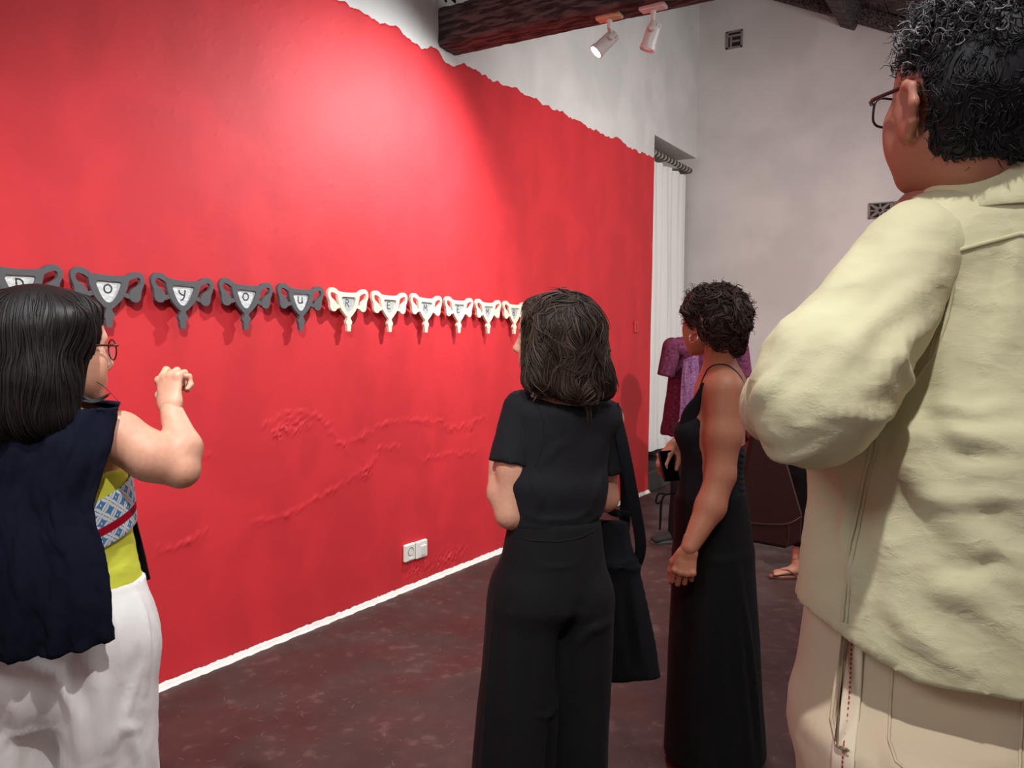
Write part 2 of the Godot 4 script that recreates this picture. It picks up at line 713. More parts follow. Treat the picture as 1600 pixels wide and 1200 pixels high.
	cloth("black_trouser", Color(0.085, 0.085, 0.095), weave, 0.8, 0.2, 14.0, 0.012)
	cloth("black_skirt", Color(0.06, 0.062, 0.065), weave, 0.8, 0.15, 14.0, 0.012)
	cloth("black_canvas", Color(0.08, 0.08, 0.095), slub, 0.9, 0.15)
	bumpy(mat("sage_linen", Color(0.81, 0.8, 0.66), 0.95, 0.25), crumple, 0.42, Vector3(1.5, 2.3, 1.5))
	mat("sage_seam", Color(0.79, 0.78, 0.64), 0.95, 0.25)
	bumpy(mat("beige", Color(0.79, 0.73, 0.63), 0.92, 0.25), crumple, 0.15, Vector3(2.5, 1.5, 2.5))
	cloth("cream_cloth", Color(0.87, 0.82, 0.73), weave, 0.92, 0.0, 14.0, 0.006)
	cloth("pocket_lining", Color(0.5, 0.44, 0.36), weave, 0.95)
	mat("red_thread", Color(0.66, 0.2, 0.17), 0.8)
	m = cloth("purple", Color(1, 1, 1), weave, 0.9)
	m.albedo_texture = noise_tex(33, 0.03, [Color(0.27, 0.11, 0.18), Color(0.43, 0.2, 0.31), Color(0.34, 0.15, 0.24), Color(0.5, 0.3, 0.4)], [0.25, 0.45, 0.6, 0.8], 512, 4)
	m.uv1_scale = Vector3(2, 2, 2)
	m = cloth("purple_pale", Color(1, 1, 1), weave, 0.9)
	m.albedo_texture = noise_tex(35, 0.04, [Color(0.35, 0.2, 0.32), Color(0.55, 0.41, 0.54), Color(0.42, 0.24, 0.37)], [0.3, 0.5, 0.7], 512, 4)
	m.uv1_scale = Vector3(2, 2, 2)
	m = mat("sash", Color(1, 1, 1), 0.9, 0.3)
	m.albedo_texture = sash_texture()
	m.uv1_scale = Vector3(24, 1, 1)
	m = mat("brown_leather", Color(0.25, 0.105, 0.085), 0.42, 0.5)
	bumpy(m, grit, 0.06, Vector3(6, 6, 6))
	mat("brown_leather_pale", Color(0.42, 0.24, 0.2), 0.5)
	mat("black_leather", Color(0.07, 0.065, 0.065), 0.45)
	mat("dark_shoe", Color(0.16, 0.15, 0.15), 0.8)
	mat("sole", Color(0.3, 0.29, 0.28), 0.8)
	mat("sandal", Color(0.55, 0.36, 0.3), 0.6)
	mat("phone", Color(0.05, 0.05, 0.055), 0.3)
	mat("phone_glass", Color(0.02, 0.02, 0.025), 0.05)


# polished maroon cement with scuffs, pale flecks and traffic wear
func floor_texture() -> ImageTexture:
	var n := 1024
	var im := Image.create(n, n, false, Image.FORMAT_RGB8)
	var r := RandomNumberGenerator.new()
	r.seed = 77
	var a := noise(51, 0.004, 5)
	var b := noise(52, 0.02, 4)
	var c := noise(53, 0.012, 3)
	for y in n:
		for x in n:
			# blend over the border so that the pattern repeats without a seam
			var u := float(x) / n
			var w := float(y) / n
			var fx := smoothstep(0.8, 1.0, u)
			var fy := smoothstep(0.8, 1.0, w)
			var p := a.get_noise_2d(x, y) * (1.0 - fx) * (1.0 - fy) + a.get_noise_2d(x - n, y) * fx * (1.0 - fy) + a.get_noise_2d(x, y - n) * (1.0 - fx) * fy + a.get_noise_2d(x - n, y - n) * fx * fy
			var q := b.get_noise_2d(x, y) * (1.0 - fx) * (1.0 - fy) + b.get_noise_2d(x - n, y) * fx * (1.0 - fy) + b.get_noise_2d(x, y - n) * (1.0 - fx) * fy + b.get_noise_2d(x - n, y - n) * fx * fy
			var s := clampf(0.5 + p * 0.9 + q * 0.45, 0.0, 1.0)
			var col := Color(0.25, 0.168, 0.155).lerp(Color(0.305, 0.21, 0.193), s)
			var worn := smoothstep(0.22, 0.6, q + p * 0.3)
			im.set_pixel(x, y, col.lerp(Color(0.48, 0.39, 0.36), worn * 0.35))
	for k in 520:
		var at := Vector2(r.randf() * n, r.randf() * n)
		var ang := r.randf() * TAU
		var l := r.randf_range(2.0, 16.0)
		var bend := r.randf_range(-0.12, 0.12)
		for s in int(l):
			ang += bend
			at += Vector2.from_angle(ang)
			var px := posmod(int(at.x), n)
			var py := posmod(int(at.y), n)
			im.set_pixel(px, py, im.get_pixel(px, py).lerp(Color(0.72, 0.64, 0.6), r.randf_range(0.2, 0.65)))
	return ImageTexture.create_from_image(im)


# printed cotton: white four-petal rosettes on blue, with a crimson band
func sash_texture() -> ImageTexture:
	var w := 96
	var h := 256
	var im := Image.create(w, h, false, Image.FORMAT_RGB8)
	var blue := Color(0.3, 0.56, 0.78)
	var white := Color(0.92, 0.93, 0.93)
	for y in h:
		for x in w:
			var v := float(h - y) / h
			var col := blue
			if v > 0.25 and v < 0.43:
				col = Color(0.68, 0.05, 0.16)
			else:
				var q := Vector2(fposmod(x / 96.0, 1.0), fposmod(y / 96.0 + 0.2, 1.0))
				for ctr in [Vector2(0.25, 0.25), Vector2(0.75, 0.75), Vector2(0.25, 0.75), Vector2(0.75, 0.25)]:
					var d: Vector2 = q - ctr
					var along: Vector2 = Vector2(1, 1).normalized() if ctr.x == ctr.y else Vector2(1, -1).normalized()
					var e := Vector2(d.dot(along) / 0.32, d.dot(along.orthogonal()) / 0.17)
					if e.length() < 1.0:
						col = white
						if absf(e.y) < 0.1 and absf(e.x) < 0.7:
							col = blue
				if q.distance_to(Vector2(0.0, 0.5)) < 0.07:
					col = white
			im.set_pixel(x, h - 1 - y, col)
	return ImageTexture.create_from_image(im)


# ---------------------------------------------------------------- the room
func red_wall() -> void:
	# a skin of red paint and filler on the plaster, with lumps and cracks of its own
	var cracks := [
		[Vector2(-2.55, .62), Vector2(-2.75, .62), Vector2(-2.94, .66), Vector2(-3.05, .69), Vector2(-3.2, .73), Vector2(-3.35, .77), Vector2(-3.44, .87), Vector2(-3.6, .87)],
		[Vector2(-3.2, .94), Vector2(-3.3, .95), Vector2(-3.45, 1.0), Vector2(-3.6, 1.02), Vector2(-3.86, .99), Vector2(-3.98, .98), Vector2(-4.12, .92), Vector2(-4.36, .94), Vector2(-4.55, .98)],
		[Vector2(-2.06, .92), Vector2(-2.2, .94), Vector2(-2.32, .97)],
		[Vector2(-2.06, .6), Vector2(-2.2, .6), Vector2(-2.3, .63)],
		[Vector2(-3.83, .76), Vector2(-3.97, .77), Vector2(-4.2, .75), Vector2(-4.36, .74)],
		[Vector2(-2.62, 1.07), Vector2(-2.72, 1.12), Vector2(-2.86, 1.12), Vector2(-2.98, 1.08), Vector2(-3.05, 1.0), Vector2(-3.18, .88)],
		[Vector2(-4.95, .9), Vector2(-5.0, .82), Vector2(-5.08, .75), Vector2(-5.05, .62)],
		[Vector2(-4.3, .8), Vector2(-4.33, .9), Vector2(-4.31, 1.0)]]
	var flakes := [[Vector2(-2.8, 1.05), .16, .07], [Vector2(-2.7, 1.03), .07, .05], [Vector2(-3.32, .75), .08, .05], [Vector2(-5.05, .72), .09, .14], [Vector2(-4.1, .1), .3, .08], [Vector2(-3.78, .1), .14, .08]]
	var n1 := noise(4, 1.3, 3)
	var n2 := noise(9, 14.0, 3)
	var n3 := noise(12, 60.0, 2)
	var edge := noise(21, 3.0, 4)
	var z0 := 1.3
	var z1 := -7.33
	var cw := 0.0105
	var nu := int((z0 - z1) / cw)
	var nw := 300
	var g := Geo.new()
	for a in nu + 1:
		var z := lerpf(z0, z1, float(a) / nu)
		var top := 3.2 + 0.045 * edge.get_noise_2d(z * 1.2, 0.0) + 0.012 * edge.get_noise_2d(z * 5.0, 5.0)
		top -= 0.05 * exp(-pow((z + 4.05) / 0.12, 2.0))
		var low := 0.02 + 0.01 * edge.get_noise_2d(z * 16.0, 40.0) + 0.006 * edge.get_noise_2d(z * 60.0, 40.0)
		for b in nw + 1:
			var y := lerpf(low, top, float(b) / nw)
			var q := Vector2(z, y)
			var h := 0.004 + 0.003 * n1.get_noise_2d(z, y)
			if b == 0 or b == nw:
				h = -0.002
			elif y < 1.3 and z < -1.9:
				var wob := q + Vector2(n2.get_noise_2d(z, y), n2.get_noise_2d(z + 9.0, y)) * 0.025
				for line in cracks:
					for k in line.size() - 1:
						var s: Vector2 = line[k]
						var t: Vector2 = line[k + 1]
						if absf(z - (s.x + t.x) / 2.0) > 0.25:
							continue
						var d := wob.distance_to(Geometry2D.get_closest_point_to_segment(wob, s, t))
						if d < 0.045:
							h += 0.0045 * exp(-pow(d / 0.0075, 2.0)) * clampf(0.45 + 1.6 * n2.get_noise_2d(z * 2.0, y * 2.0), 0.0, 1.2) + (0.0022 * smoothstep(0.045, 0.0, d) if wob.y < lerpf(s.y, t.y, 0.5) else 0.0)
				for f in flakes:
					var w: Vector2 = (wob - f[0]) / Vector2(f[1], f[2])
					if w.length() < 1.0:
						h += 0.008 * (1.0 - w.length()) * (0.4 + 2.0 * n3.get_noise_2d(z, y))
			elif n3.get_noise_2d(z * 0.5 + 70.0, y * 0.5) > 0.62:
				h += 0.0015
			g.vert(Vector3(-3.02 + h, y, z), Color.WHITE, Vector2(z, y))
	for a in nu:
		for b in nw:
			var q := a * (nw + 1) + b
			g.i.append_array([q, q + nw + 2, q + 1, q, q + nw + 1, q + nw + 2])
	struct("wall_left_paint", g, M.red, "wide red painted wall face with wavy upper edge and cracked filler", "wall paint")


func skirting() -> void:
	var g := Geo.new()
	var n := noise(3, 12.0, 3)
	var nu := 420
	for a in nu + 1:
		var z := lerpf(1.3, -7.36, float(a) / nu)
		var w := 0.008 + 0.01 * (n.get_noise_2d(z, 0.0) + 0.4 * n.get_noise_2d(z * 5.0, 3.0))
		var t := 0.027 + 0.01 * n.get_noise_2d(z * 2.0, 9.0)
		for p in [Vector2(-3.03, t), Vector2(-3.013 , t * 0.85), Vector2(-3.012 + w * 0.5, t * 0.4), Vector2(-3.01 + w, 0.003), Vector2(-3.01 + w + 0.012, -0.001)]:
			g.vert(Vector3(p.x, p.y, z))
	for a in nu:
		for b in 4:
			var q := a * 5 + b
			g.i.append_array([q, q + 1, q + 6, q, q + 6, q + 5])
	struct("baseboard_left", g, M.plaster_edge, "thin ragged white plaster strip along the foot of the red wall", "skirting")


func room() -> void:
	var id := Transform3D()
	var g := Geo.new()
	g.box(Transform3D(id.basis, Vector3(-0.7, -0.1, -3.4)), Vector3(5.2, 0.2, 11.0), 0.01)
	struct("floor", g, M.floor, "worn dark maroon polished cement floor with pale scuffs", "floor")
	g = Geo.new()
	g.extrude(PackedVector2Array([Vector2(-1.55, 0), Vector2(7.335, 0), Vector2(7.335, 3.42), Vector2(8.6, 3.42), Vector2(8.6, 5.7), Vector2(-1.55, 5.7)]), Transform3D(Basis(Vector3(0, 0, -1), Vector3.UP, Vector3.RIGHT), Vector3(-3.22, 0, 0)), 0.0, 0.2, 0.004)
	struct("wall_left", g, M.plaster, "white plaster wall above the red paint", "wall")
	g = Geo.new()
	g.box(Transform3D(id.basis, Vector3(-1.2, 2.85, -8.6)), Vector3(6.2, 5.7, 0.2), 0.004)
	struct("wall_back", g, M.plaster_grey, "tall pale greyish pink end wall with two small vents", "wall")
	g = Geo.new()
	g.box(Transform3D(id.basis, Vector3(1.7, 2.85, -3.4)), Vector3(0.2, 5.7, 10.6), 0.004)
	struct("wall_right", g, M.plaster, "white plaster side wall opposite the red wall", "wall")
	g = Geo.new()
	g.box(Transform3D(id.basis, Vector3(-0.7, 2.85, 1.6)), Vector3(5.2, 5.7, 0.2), 0.004)
	struct("wall_front", g, M.plaster, "white plaster wall behind the photographer", "wall")
	# the recess behind the curtain
	g = Geo.new()
	g.box(Transform3D(id.basis, Vector3(-3.9, 1.8, -7.0)), Vector3(1.4, 3.6, 0.2), 0.004)
	g.box(Transform3D(id.basis, Vector3(-4.3, 1.8, -7.9)), Vector3(0.2, 3.6, 1.7), 0.004)
	g.box(Transform3D(id.basis, Vector3(-3.76, 3.51, -7.9)), Vector3(1.1, 0.18, 1.3), 0.004)
	struct("wall_alcove", g, M.plaster_grey, "grey plaster walls and soffit of the curtained recess", "wall")
	g = Geo.new()
	g.box(Transform3D(id.basis, Vector3(-3.62, 0.09, -7.92)), Vector3(1.2, 0.2, 1.16), 0.012)
	struct("trim_1", g, M.step, "dark grey step at the foot of the curtain", "step")  # block stands for the dark gap under the curtain
	# roof: sloping dark boards on purlins
	var roof := Basis(Vector3(0, 0, 1), -atan(0.48))
	var mid := Vector3(-0.7, 4.39 + 0.3 * -0.48, -3.4)
	g = Geo.new()
	g.box(Transform3D(roof, mid + roof * Vector3(0, 0.13, 0)), Vector3(6.2, 0.05, 10.8), 0.004)
	var c := struct("ceiling", g, M.timber, "dark timber boarded ceiling sloping down to the right", "ceiling")
	for k in 22:
		var b := Geo.new()
		var off := (k - 10.5) * 0.27
		b.box(Transform3D(roof, mid + roof * Vector3(off, 0.075 + 0.006 * (k % 2), 0)), Vector3(0.262, 0.05, 10.6), 0.004)
		put("board", b, M.timber_b if k % 3 else M.timber, c)
	for k in 3:
		var b := Geo.new()
		var p := Vector3(-1.5 + (k - 1) * 1.35, 0, -3.5)
		p.y = 4.39 + (-1.0 - p.x) * 0.48 - 0.045
		b.box(Transform3D(roof, p), Vector3(0.15, 0.2, 10.2), 0.008)
		var o := put("roof_purlin", b, M.timber)
		tag(o, ["long dark timber purlin under the ceiling above the red wall", "dark timber purlin whose pointed end meets the top of the end wall", "dark timber purlin under the low side of the ceiling"][k], "purlin", "", "structure")
	for k in 3:
		var b := Geo.new()
		var p := Vector3(-0.55, 4.39 - 0.45 * 0.48 - 0.02, -8.42 + k * 3.4)
		b.box(Transform3D(roof, p + roof * Vector3(0.2, 0.0, 0)), Vector3(5.4, 0.13, 0.1), 0.006)
		var o := put("roof_rafter", b, M.timber_b)
		tag(o, ["dark sloping rafter against the end wall", "dark sloping rafter above the middle of the room", "dark sloping rafter above the photographer"][k], "rafter", "", "structure")


func tie_beam(z: float, label: String) -> void:
	var g := Geo.new()
	var n := noise(31, 3.0, 4)
	var x0 := -3.1
	var x1 := 1.0
	var nu := 150
	var ring := [Vector2(0.09, 3.245), Vector2(0.075, 3.222), Vector2(-0.075, 3.215), Vector2(-0.09, 3.235), Vector2(-0.09, 3.43), Vector2(-0.075, 3.445), Vector2(0.075, 3.45), Vector2(0.09, 3.43)]
	var full := []
	for k in ring.size():
		for s in 4:
			full.append(ring[k].lerp(ring[(k + 1) % ring.size()], s / 4.0))
	for a in nu + 1:
		var x := lerpf(x0, x1, float(a) / nu)
		for k in full.size():
			var p: Vector2 = full[k]
			var h := 0.006 * n.get_noise_3d(x * 2.0, p.y * 5.0, p.x * 5.0) + 0.006 * n.get_noise_3d(x * 9.0, p.y * 20.0, p.x * 20.0)
			g.vert(Vector3(x, p.y + h, z + p.x + h * signf(p.x)))
	var m := full.size()
	for a in nu:
		for k in m:
			var q := a * m + k
			var r := a * m + (k + 1) % m
			g.i.append_array([q, r, r + m, q, r + m, q + m])
	for e in [0, nu]:
		var centre := g.vert(Vector3(lerpf(x0, x1, float(e) / nu), 3.33, z))
		for k in m:
			g.i.append_array([centre, e * m + k, e * m + (k + 1) % m])
	tag(put("tie_beam", g, M.timber), label, "beam", "", "structure")


func vents() -> void:
	var o := thing("vent_block", "small square air vent high on the end wall near the corner", "vent", Vector3(-2.64, 4.59, -8.5))
	var g := Geo.new()
	var id := Basis()
	for s in [[Vector3(-0.075, 0, 0), Vector3(0.03, 0.18, 0.03)], [Vector3(0.075, 0, 0), Vector3(0.02, 0.18, 0.03)], [Vector3(0, 0.08, 0), Vector3(0.17, 0.02, 0.03)], [Vector3(0, -0.08, 0), Vector3(0.17, 0.02, 0.03)]]:
		g.box(Transform3D(id, s[0]), s[1], 0.003)
	put("frame", g, M.vent, o)
	g = Geo.new()
	g.box(Transform3D(id, Vector3(0, 0, 0.004)), Vector3(0.15, 0.16, 0.006), 0.001)
	put("opening", g, M.dark, o)
	g = Geo.new()
	g.box(Transform3D(id, Vector3(0.0, 0.035, 0.016)), Vector3(0.15, 0.02, 0.022), 0.003)
	g.box(Transform3D(id, Vector3(-0.03, -0.02, 0.016)), Vector3(0.02, 0.11, 0.022), 0.003)
	g.box(Transform3D(id, Vector3(0.02, -0.02, 0.014)), Vector3(0.08, 0.02, 0.018), 0.003)
	put("grille_bar", g, M.vent, o)
	# the row of pierced blocks lower down
	for k in 4:
		var labels := ["pierced ornamental vent block left of the man's cheek on the end wall", "pierced ornamental vent block second from the left in the row behind the man's shoulder", "pierced ornamental vent block third from the left in the row behind the man's head", "pierced ornamental vent block at the far right of the row behind the man"]
		o = thing("ornamental_vent", labels[k], "vent", Vector3(-1.19 + k * 0.2, 2.735, -8.5), "pierced vent blocks in a row on the end wall")
		g = Geo.new()
		for s in [[Vector3(-0.093, 0, 0.008), Vector3(0.014, 0.15, 0.03)], [Vector3(0.093, 0, 0.008), Vector3(0.014, 0.15, 0.03)], [Vector3(0, 0.069, 0.008), Vector3(0.2, 0.012, 0.03)], [Vector3(0, -0.069, 0.008), Vector3(0.2, 0.012, 0.03)]]:
			g.box(Transform3D(id, s[0]), s[1], 0.002)
		put("frame", g, M.vent, o)
		g = Geo.new()
		g.box(Transform3D(id, Vector3(0, 0, 0.004)), Vector3(0.19, 0.14, 0.006), 0.001)
		put("opening", g, M.dark, o)
		g = Geo.new()
		for s in 4:
			var a := atan2(0.07, 0.095) * (1 if s % 2 else -1) + (PI if s > 1 else 0.0)
			var tip := Vector2(0.1, 0).rotated(a)
			var w := Vector2(0, 0.016).rotated(a)
			g.extrude(PackedVector2Array([Vector2(0.02, 0).rotated(a) + w, Vector2(0.02, 0).rotated(a) - w, tip - w * 0.5, tip + w * 0.5]), Transform3D(), 0.004, 0.02, 0.001)
		for s in [[Vector3(0, 0.045, 0.012), Vector3(0.014, 0.05, 0.016)], [Vector3(0, -0.045, 0.012), Vector3(0.014, 0.05, 0.016)], [Vector3(0.055, 0, 0.012), Vector3(0.075, 0.014, 0.016)], [Vector3(-0.055, 0, 0.012), Vector3(0.075, 0.014, 0.016)]]:
			g.box(Transform3D(id, s[0]), s[1], 0.002)
		g.lathe([Vector2(0.034, 0), Vector2(0.034, 0.018), Vector2(0.03, 0.022), Vector2(0.018, 0.022), Vector2(0.016, 0.018), Vector2(0.016, 0.0)], Transform3D(Basis(Vector3.RIGHT, PI / 2), Vector3(0, 0, 0.002)), 20)
		put("star_grille", g, M.vent, o)


func curtain() -> void:
	var o := thing("curtain", "long white curtain hanging in the opening at the end of the red wall", "curtain", Vector3(-3.1, 0.37, -7.86))
	var g := Geo.new()
	var f := func(u, w):
		var z: float = lerpf(0.62, -0.57, u) + 0.012 * sin(w * 5.0 + u * 4.0)
		var fold: float = sin(u * 34.0 + 1.2 * sin(w * 2.0 + u * 3.0)) * (0.02 + 0.018 * (1.0 - w)) + 0.01 * sin(u * 81.0)
		return Vector3(fold - 0.02, lerpf(0.0, 2.865, w) + 0.012 * sin(u * 34.0) * (1.0 - w), z)
	g.sheet(f, 160, 30, 0.003)
	put("fabric", g, M.curtain, o)
	g = Geo.new()
	f = func(u, w):
		var z: float = lerpf(0.62, -0.57, u)
		var fold: float = sin(u * 34.0 + 1.2 * sin(u * 3.0)) * 0.036 + 0.01 * sin(u * 81.0)
		return Vector3(fold - 0.014, lerpf(0.0, 0.09, w) + 0.012 * sin(u * 34.0), z)
	g.sheet(f, 160, 3, 0.003)
	put("bottom_hem", g, M.lace, o)
	o = thing("curtain_rod", "dark carved curtain rod with a beaded pattern above the white curtain", "curtain rod", Vector3(-3.08, 3.29, -7.9))
	g = Geo.new()
	g.lathe([Vector2(0.0, -0.6), Vector2(0.018, -0.6), Vector2(0.018, 0.58), Vector2(0.0, 0.58)], Transform3D(Basis(Vector3.RIGHT, PI / 2), Vector3.ZERO), 12)
	put("rod", g, M.dark, o)
	for k in 26:
		g = Geo.new()
		g.lathe([Vector2(0.019, -0.02), Vector2(0.028, -0.014), Vector2(0.031, 0.0), Vector2(0.028, 0.014), Vector2(0.019, 0.02)], Transform3D(Basis(Vector3.RIGHT, PI / 2) * Basis(Vector3.RIGHT, 0.2 * (k % 3 - 1)), Vector3(0, 0, -0.56 + k * 0.043)), 10)
		put("bead", g, M.rod_pale if k % 2 else M.rod_dark, o)


func sockets() -> void:
	var flat := Basis(Vector3(0, 0, -1), Vector3(0, 1, 0), Vector3(1, 0, 0))   # x runs along the wall, z out of it
	var o := thing("wall_socket", "square white wall socket with a round earthed outlet low on the red wall", "socket", Vector3(-3.016, 0.225, -3.685))
	o.basis = flat
	var g := Geo.new()
	g.box(Transform3D(Basis(), Vector3(0, 0, 0.012)), Vector3(0.098, 0.105, 0.024), 0.008)
	put("plate", g, M.white_plastic, o)
	g = Geo.new()
	g.lathe([Vector2(0.026, 0.0), Vector2(0.026, 0.004), Vector2(0.023, 0.005), Vector2(0.021, -0.004), Vector2(0.0, -0.004)], Transform3D(Basis(Vector3.RIGHT, PI / 2), Vector3(0, 0.008, 0.022)), 24)
	put("outlet", g, M.grey_plastic, o)
	g = Geo.new()
	for s in [-1, 1]:
		g.lathe([Vector2(0.0, 0.003), Vector2(0.003, 0.003), Vector2(0.003, 0.0)], Transform3D(Basis(Vector3.RIGHT, PI / 2), Vector3(s * 0.009, 0.008, 0.018)), 8)
	put("pin_hole", g, M.dark, o)
	g = Geo.new()
	g.box(Transform3D(Basis(), Vector3(0, -0.035, 0.025)), Vector3(0.036, 0.016, 0.005), 0.002)
	put("label_holder", g, M.white_plastic, o)
	o = thing("wall_switch", "white rocker switch plate beside the round outlet low on the red wall", "switch", Vector3(-3.016, 0.222, -3.795))
	o.basis = flat
	g = Geo.new()
	g.box(Transform3D(Basis(), Vector3(0, 0, 0.012)), Vector3(0.105, 0.105, 0.024), 0.006)
	put("plate", g, M.white_plastic, o)
	g = Geo.new()
	g.box(Transform3D(Basis(Vector3.RIGHT, 0.08), Vector3(0.006, -0.006, 0.026)), Vector3(0.05, 0.06, 0.01), 0.003)
	put("rocker", g, M.white_plastic, o)
	g = Geo.new()
	g.box(Transform3D(Basis(), Vector3(-0.034, 0, 0.025)), Vector3(0.012, 0.09, 0.006), 0.002)
	put("side_rib", g, M.white_plastic, o)
	o = thing("painted_switch", "small switch plate painted over in red near the far end of the wall", "switch", Vector3(-3.016, 1.6, -6.96))
	o.basis = flat
	g = Geo.new()
	g.box(Transform3D(Basis(), Vector3(0, 0, 0.008)), Vector3(0.085, 0.11, 0.018), 0.006)
	put("plate", g, M.red_pale, o)
	g = Geo.new()
	g.box(Transform3D(Basis(Vector3.RIGHT, 0.08), Vector3(0, 0, 0.02)), Vector3(0.04, 0.06, 0.006), 0.002)
	put("rocker", g, M.red_pale, o)


# strokes of hand-cut letters, in a box of one by one
const LETTERS := {
	"D": [[Vector2(.25, 0), Vector2(.22, 1)], [Vector2(.12, .97), Vector2(.6, .92), Vector2(.85, .62), Vector2(.8, .28), Vector2(.5, .04), Vector2(.12, 0)]],
	"O": [[Vector2(.5, .95), Vector2(.2, .82), Vector2(.08, .5), Vector2(.2, .14), Vector2(.52, .02), Vector2(.82, .18), Vector2(.92, .52), Vector2(.8, .84), Vector2(.5, .95)]],
	"Y": [[Vector2(.08, .92), Vector2(.2, .66), Vector2(.5, .52), Vector2(.72, .5)], [Vector2(.9, .98), Vector2(.84, .5), Vector2(.62, .1), Vector2(.3, 0)]],
	"U": [[Vector2(.12, .95), Vector2(.12, .3), Vector2(.28, .05), Vector2(.6, .04), Vector2(.8, .25), Vector2(.82, .95)], [Vector2(.82, .5), Vector2(.92, .02)]],
	"R": [[Vector2(.2, 0), Vector2(.2, .96)], [Vector2(.2, .96), Vector2(.66, .9), Vector2(.7, .6), Vector2(.2, .48)], [Vector2(.4, .48), Vector2(.85, 0)]],
	"E": [[Vector2(.2, 0), Vector2(.2, .96)], [Vector2(.2, .96), Vector2(.8, .98)], [Vector2(.2, .5), Vector2(.7, .53)], [Vector2(.2, .02), Vector2(.82, .04)]],
	"M": [[Vector2(.08, 0), Vector2(.16, .94)], [Vector2(.16, .94), Vector2(.5, .3)], [Vector2(.5, .3), Vector2(.82, .95)], [Vector2(.82, .95), Vector2(.94, 0)]],
	"B": [[Vector2(.2, 0), Vector2(.2, .96)], [Vector2(.2, .96), Vector2(.66, .88), Vector2(.64, .58), Vector2(.2, .5)], [Vector2(.2, .5), Vector2(.78, .42), Vector2(.74, .06), Vector2(.2, .02)]],
}


func smooth_line(pts: Array, per: int) -> PackedVector2Array:
	var out := PackedVector2Array()
	for k in pts.size() - 1:
		var a: Vector2 = pts[maxi(k - 1, 0)]
		var b: Vector2 = pts[k]
		var c: Vector2 = pts[k + 1]
		var d: Vector2 = pts[mini(k + 2, pts.size() - 1)]
		for s in per:
			out.append(b.cubic_interpolate(c, a, d, float(s) / per))
	out.append(pts[pts.size() - 1])
	return out


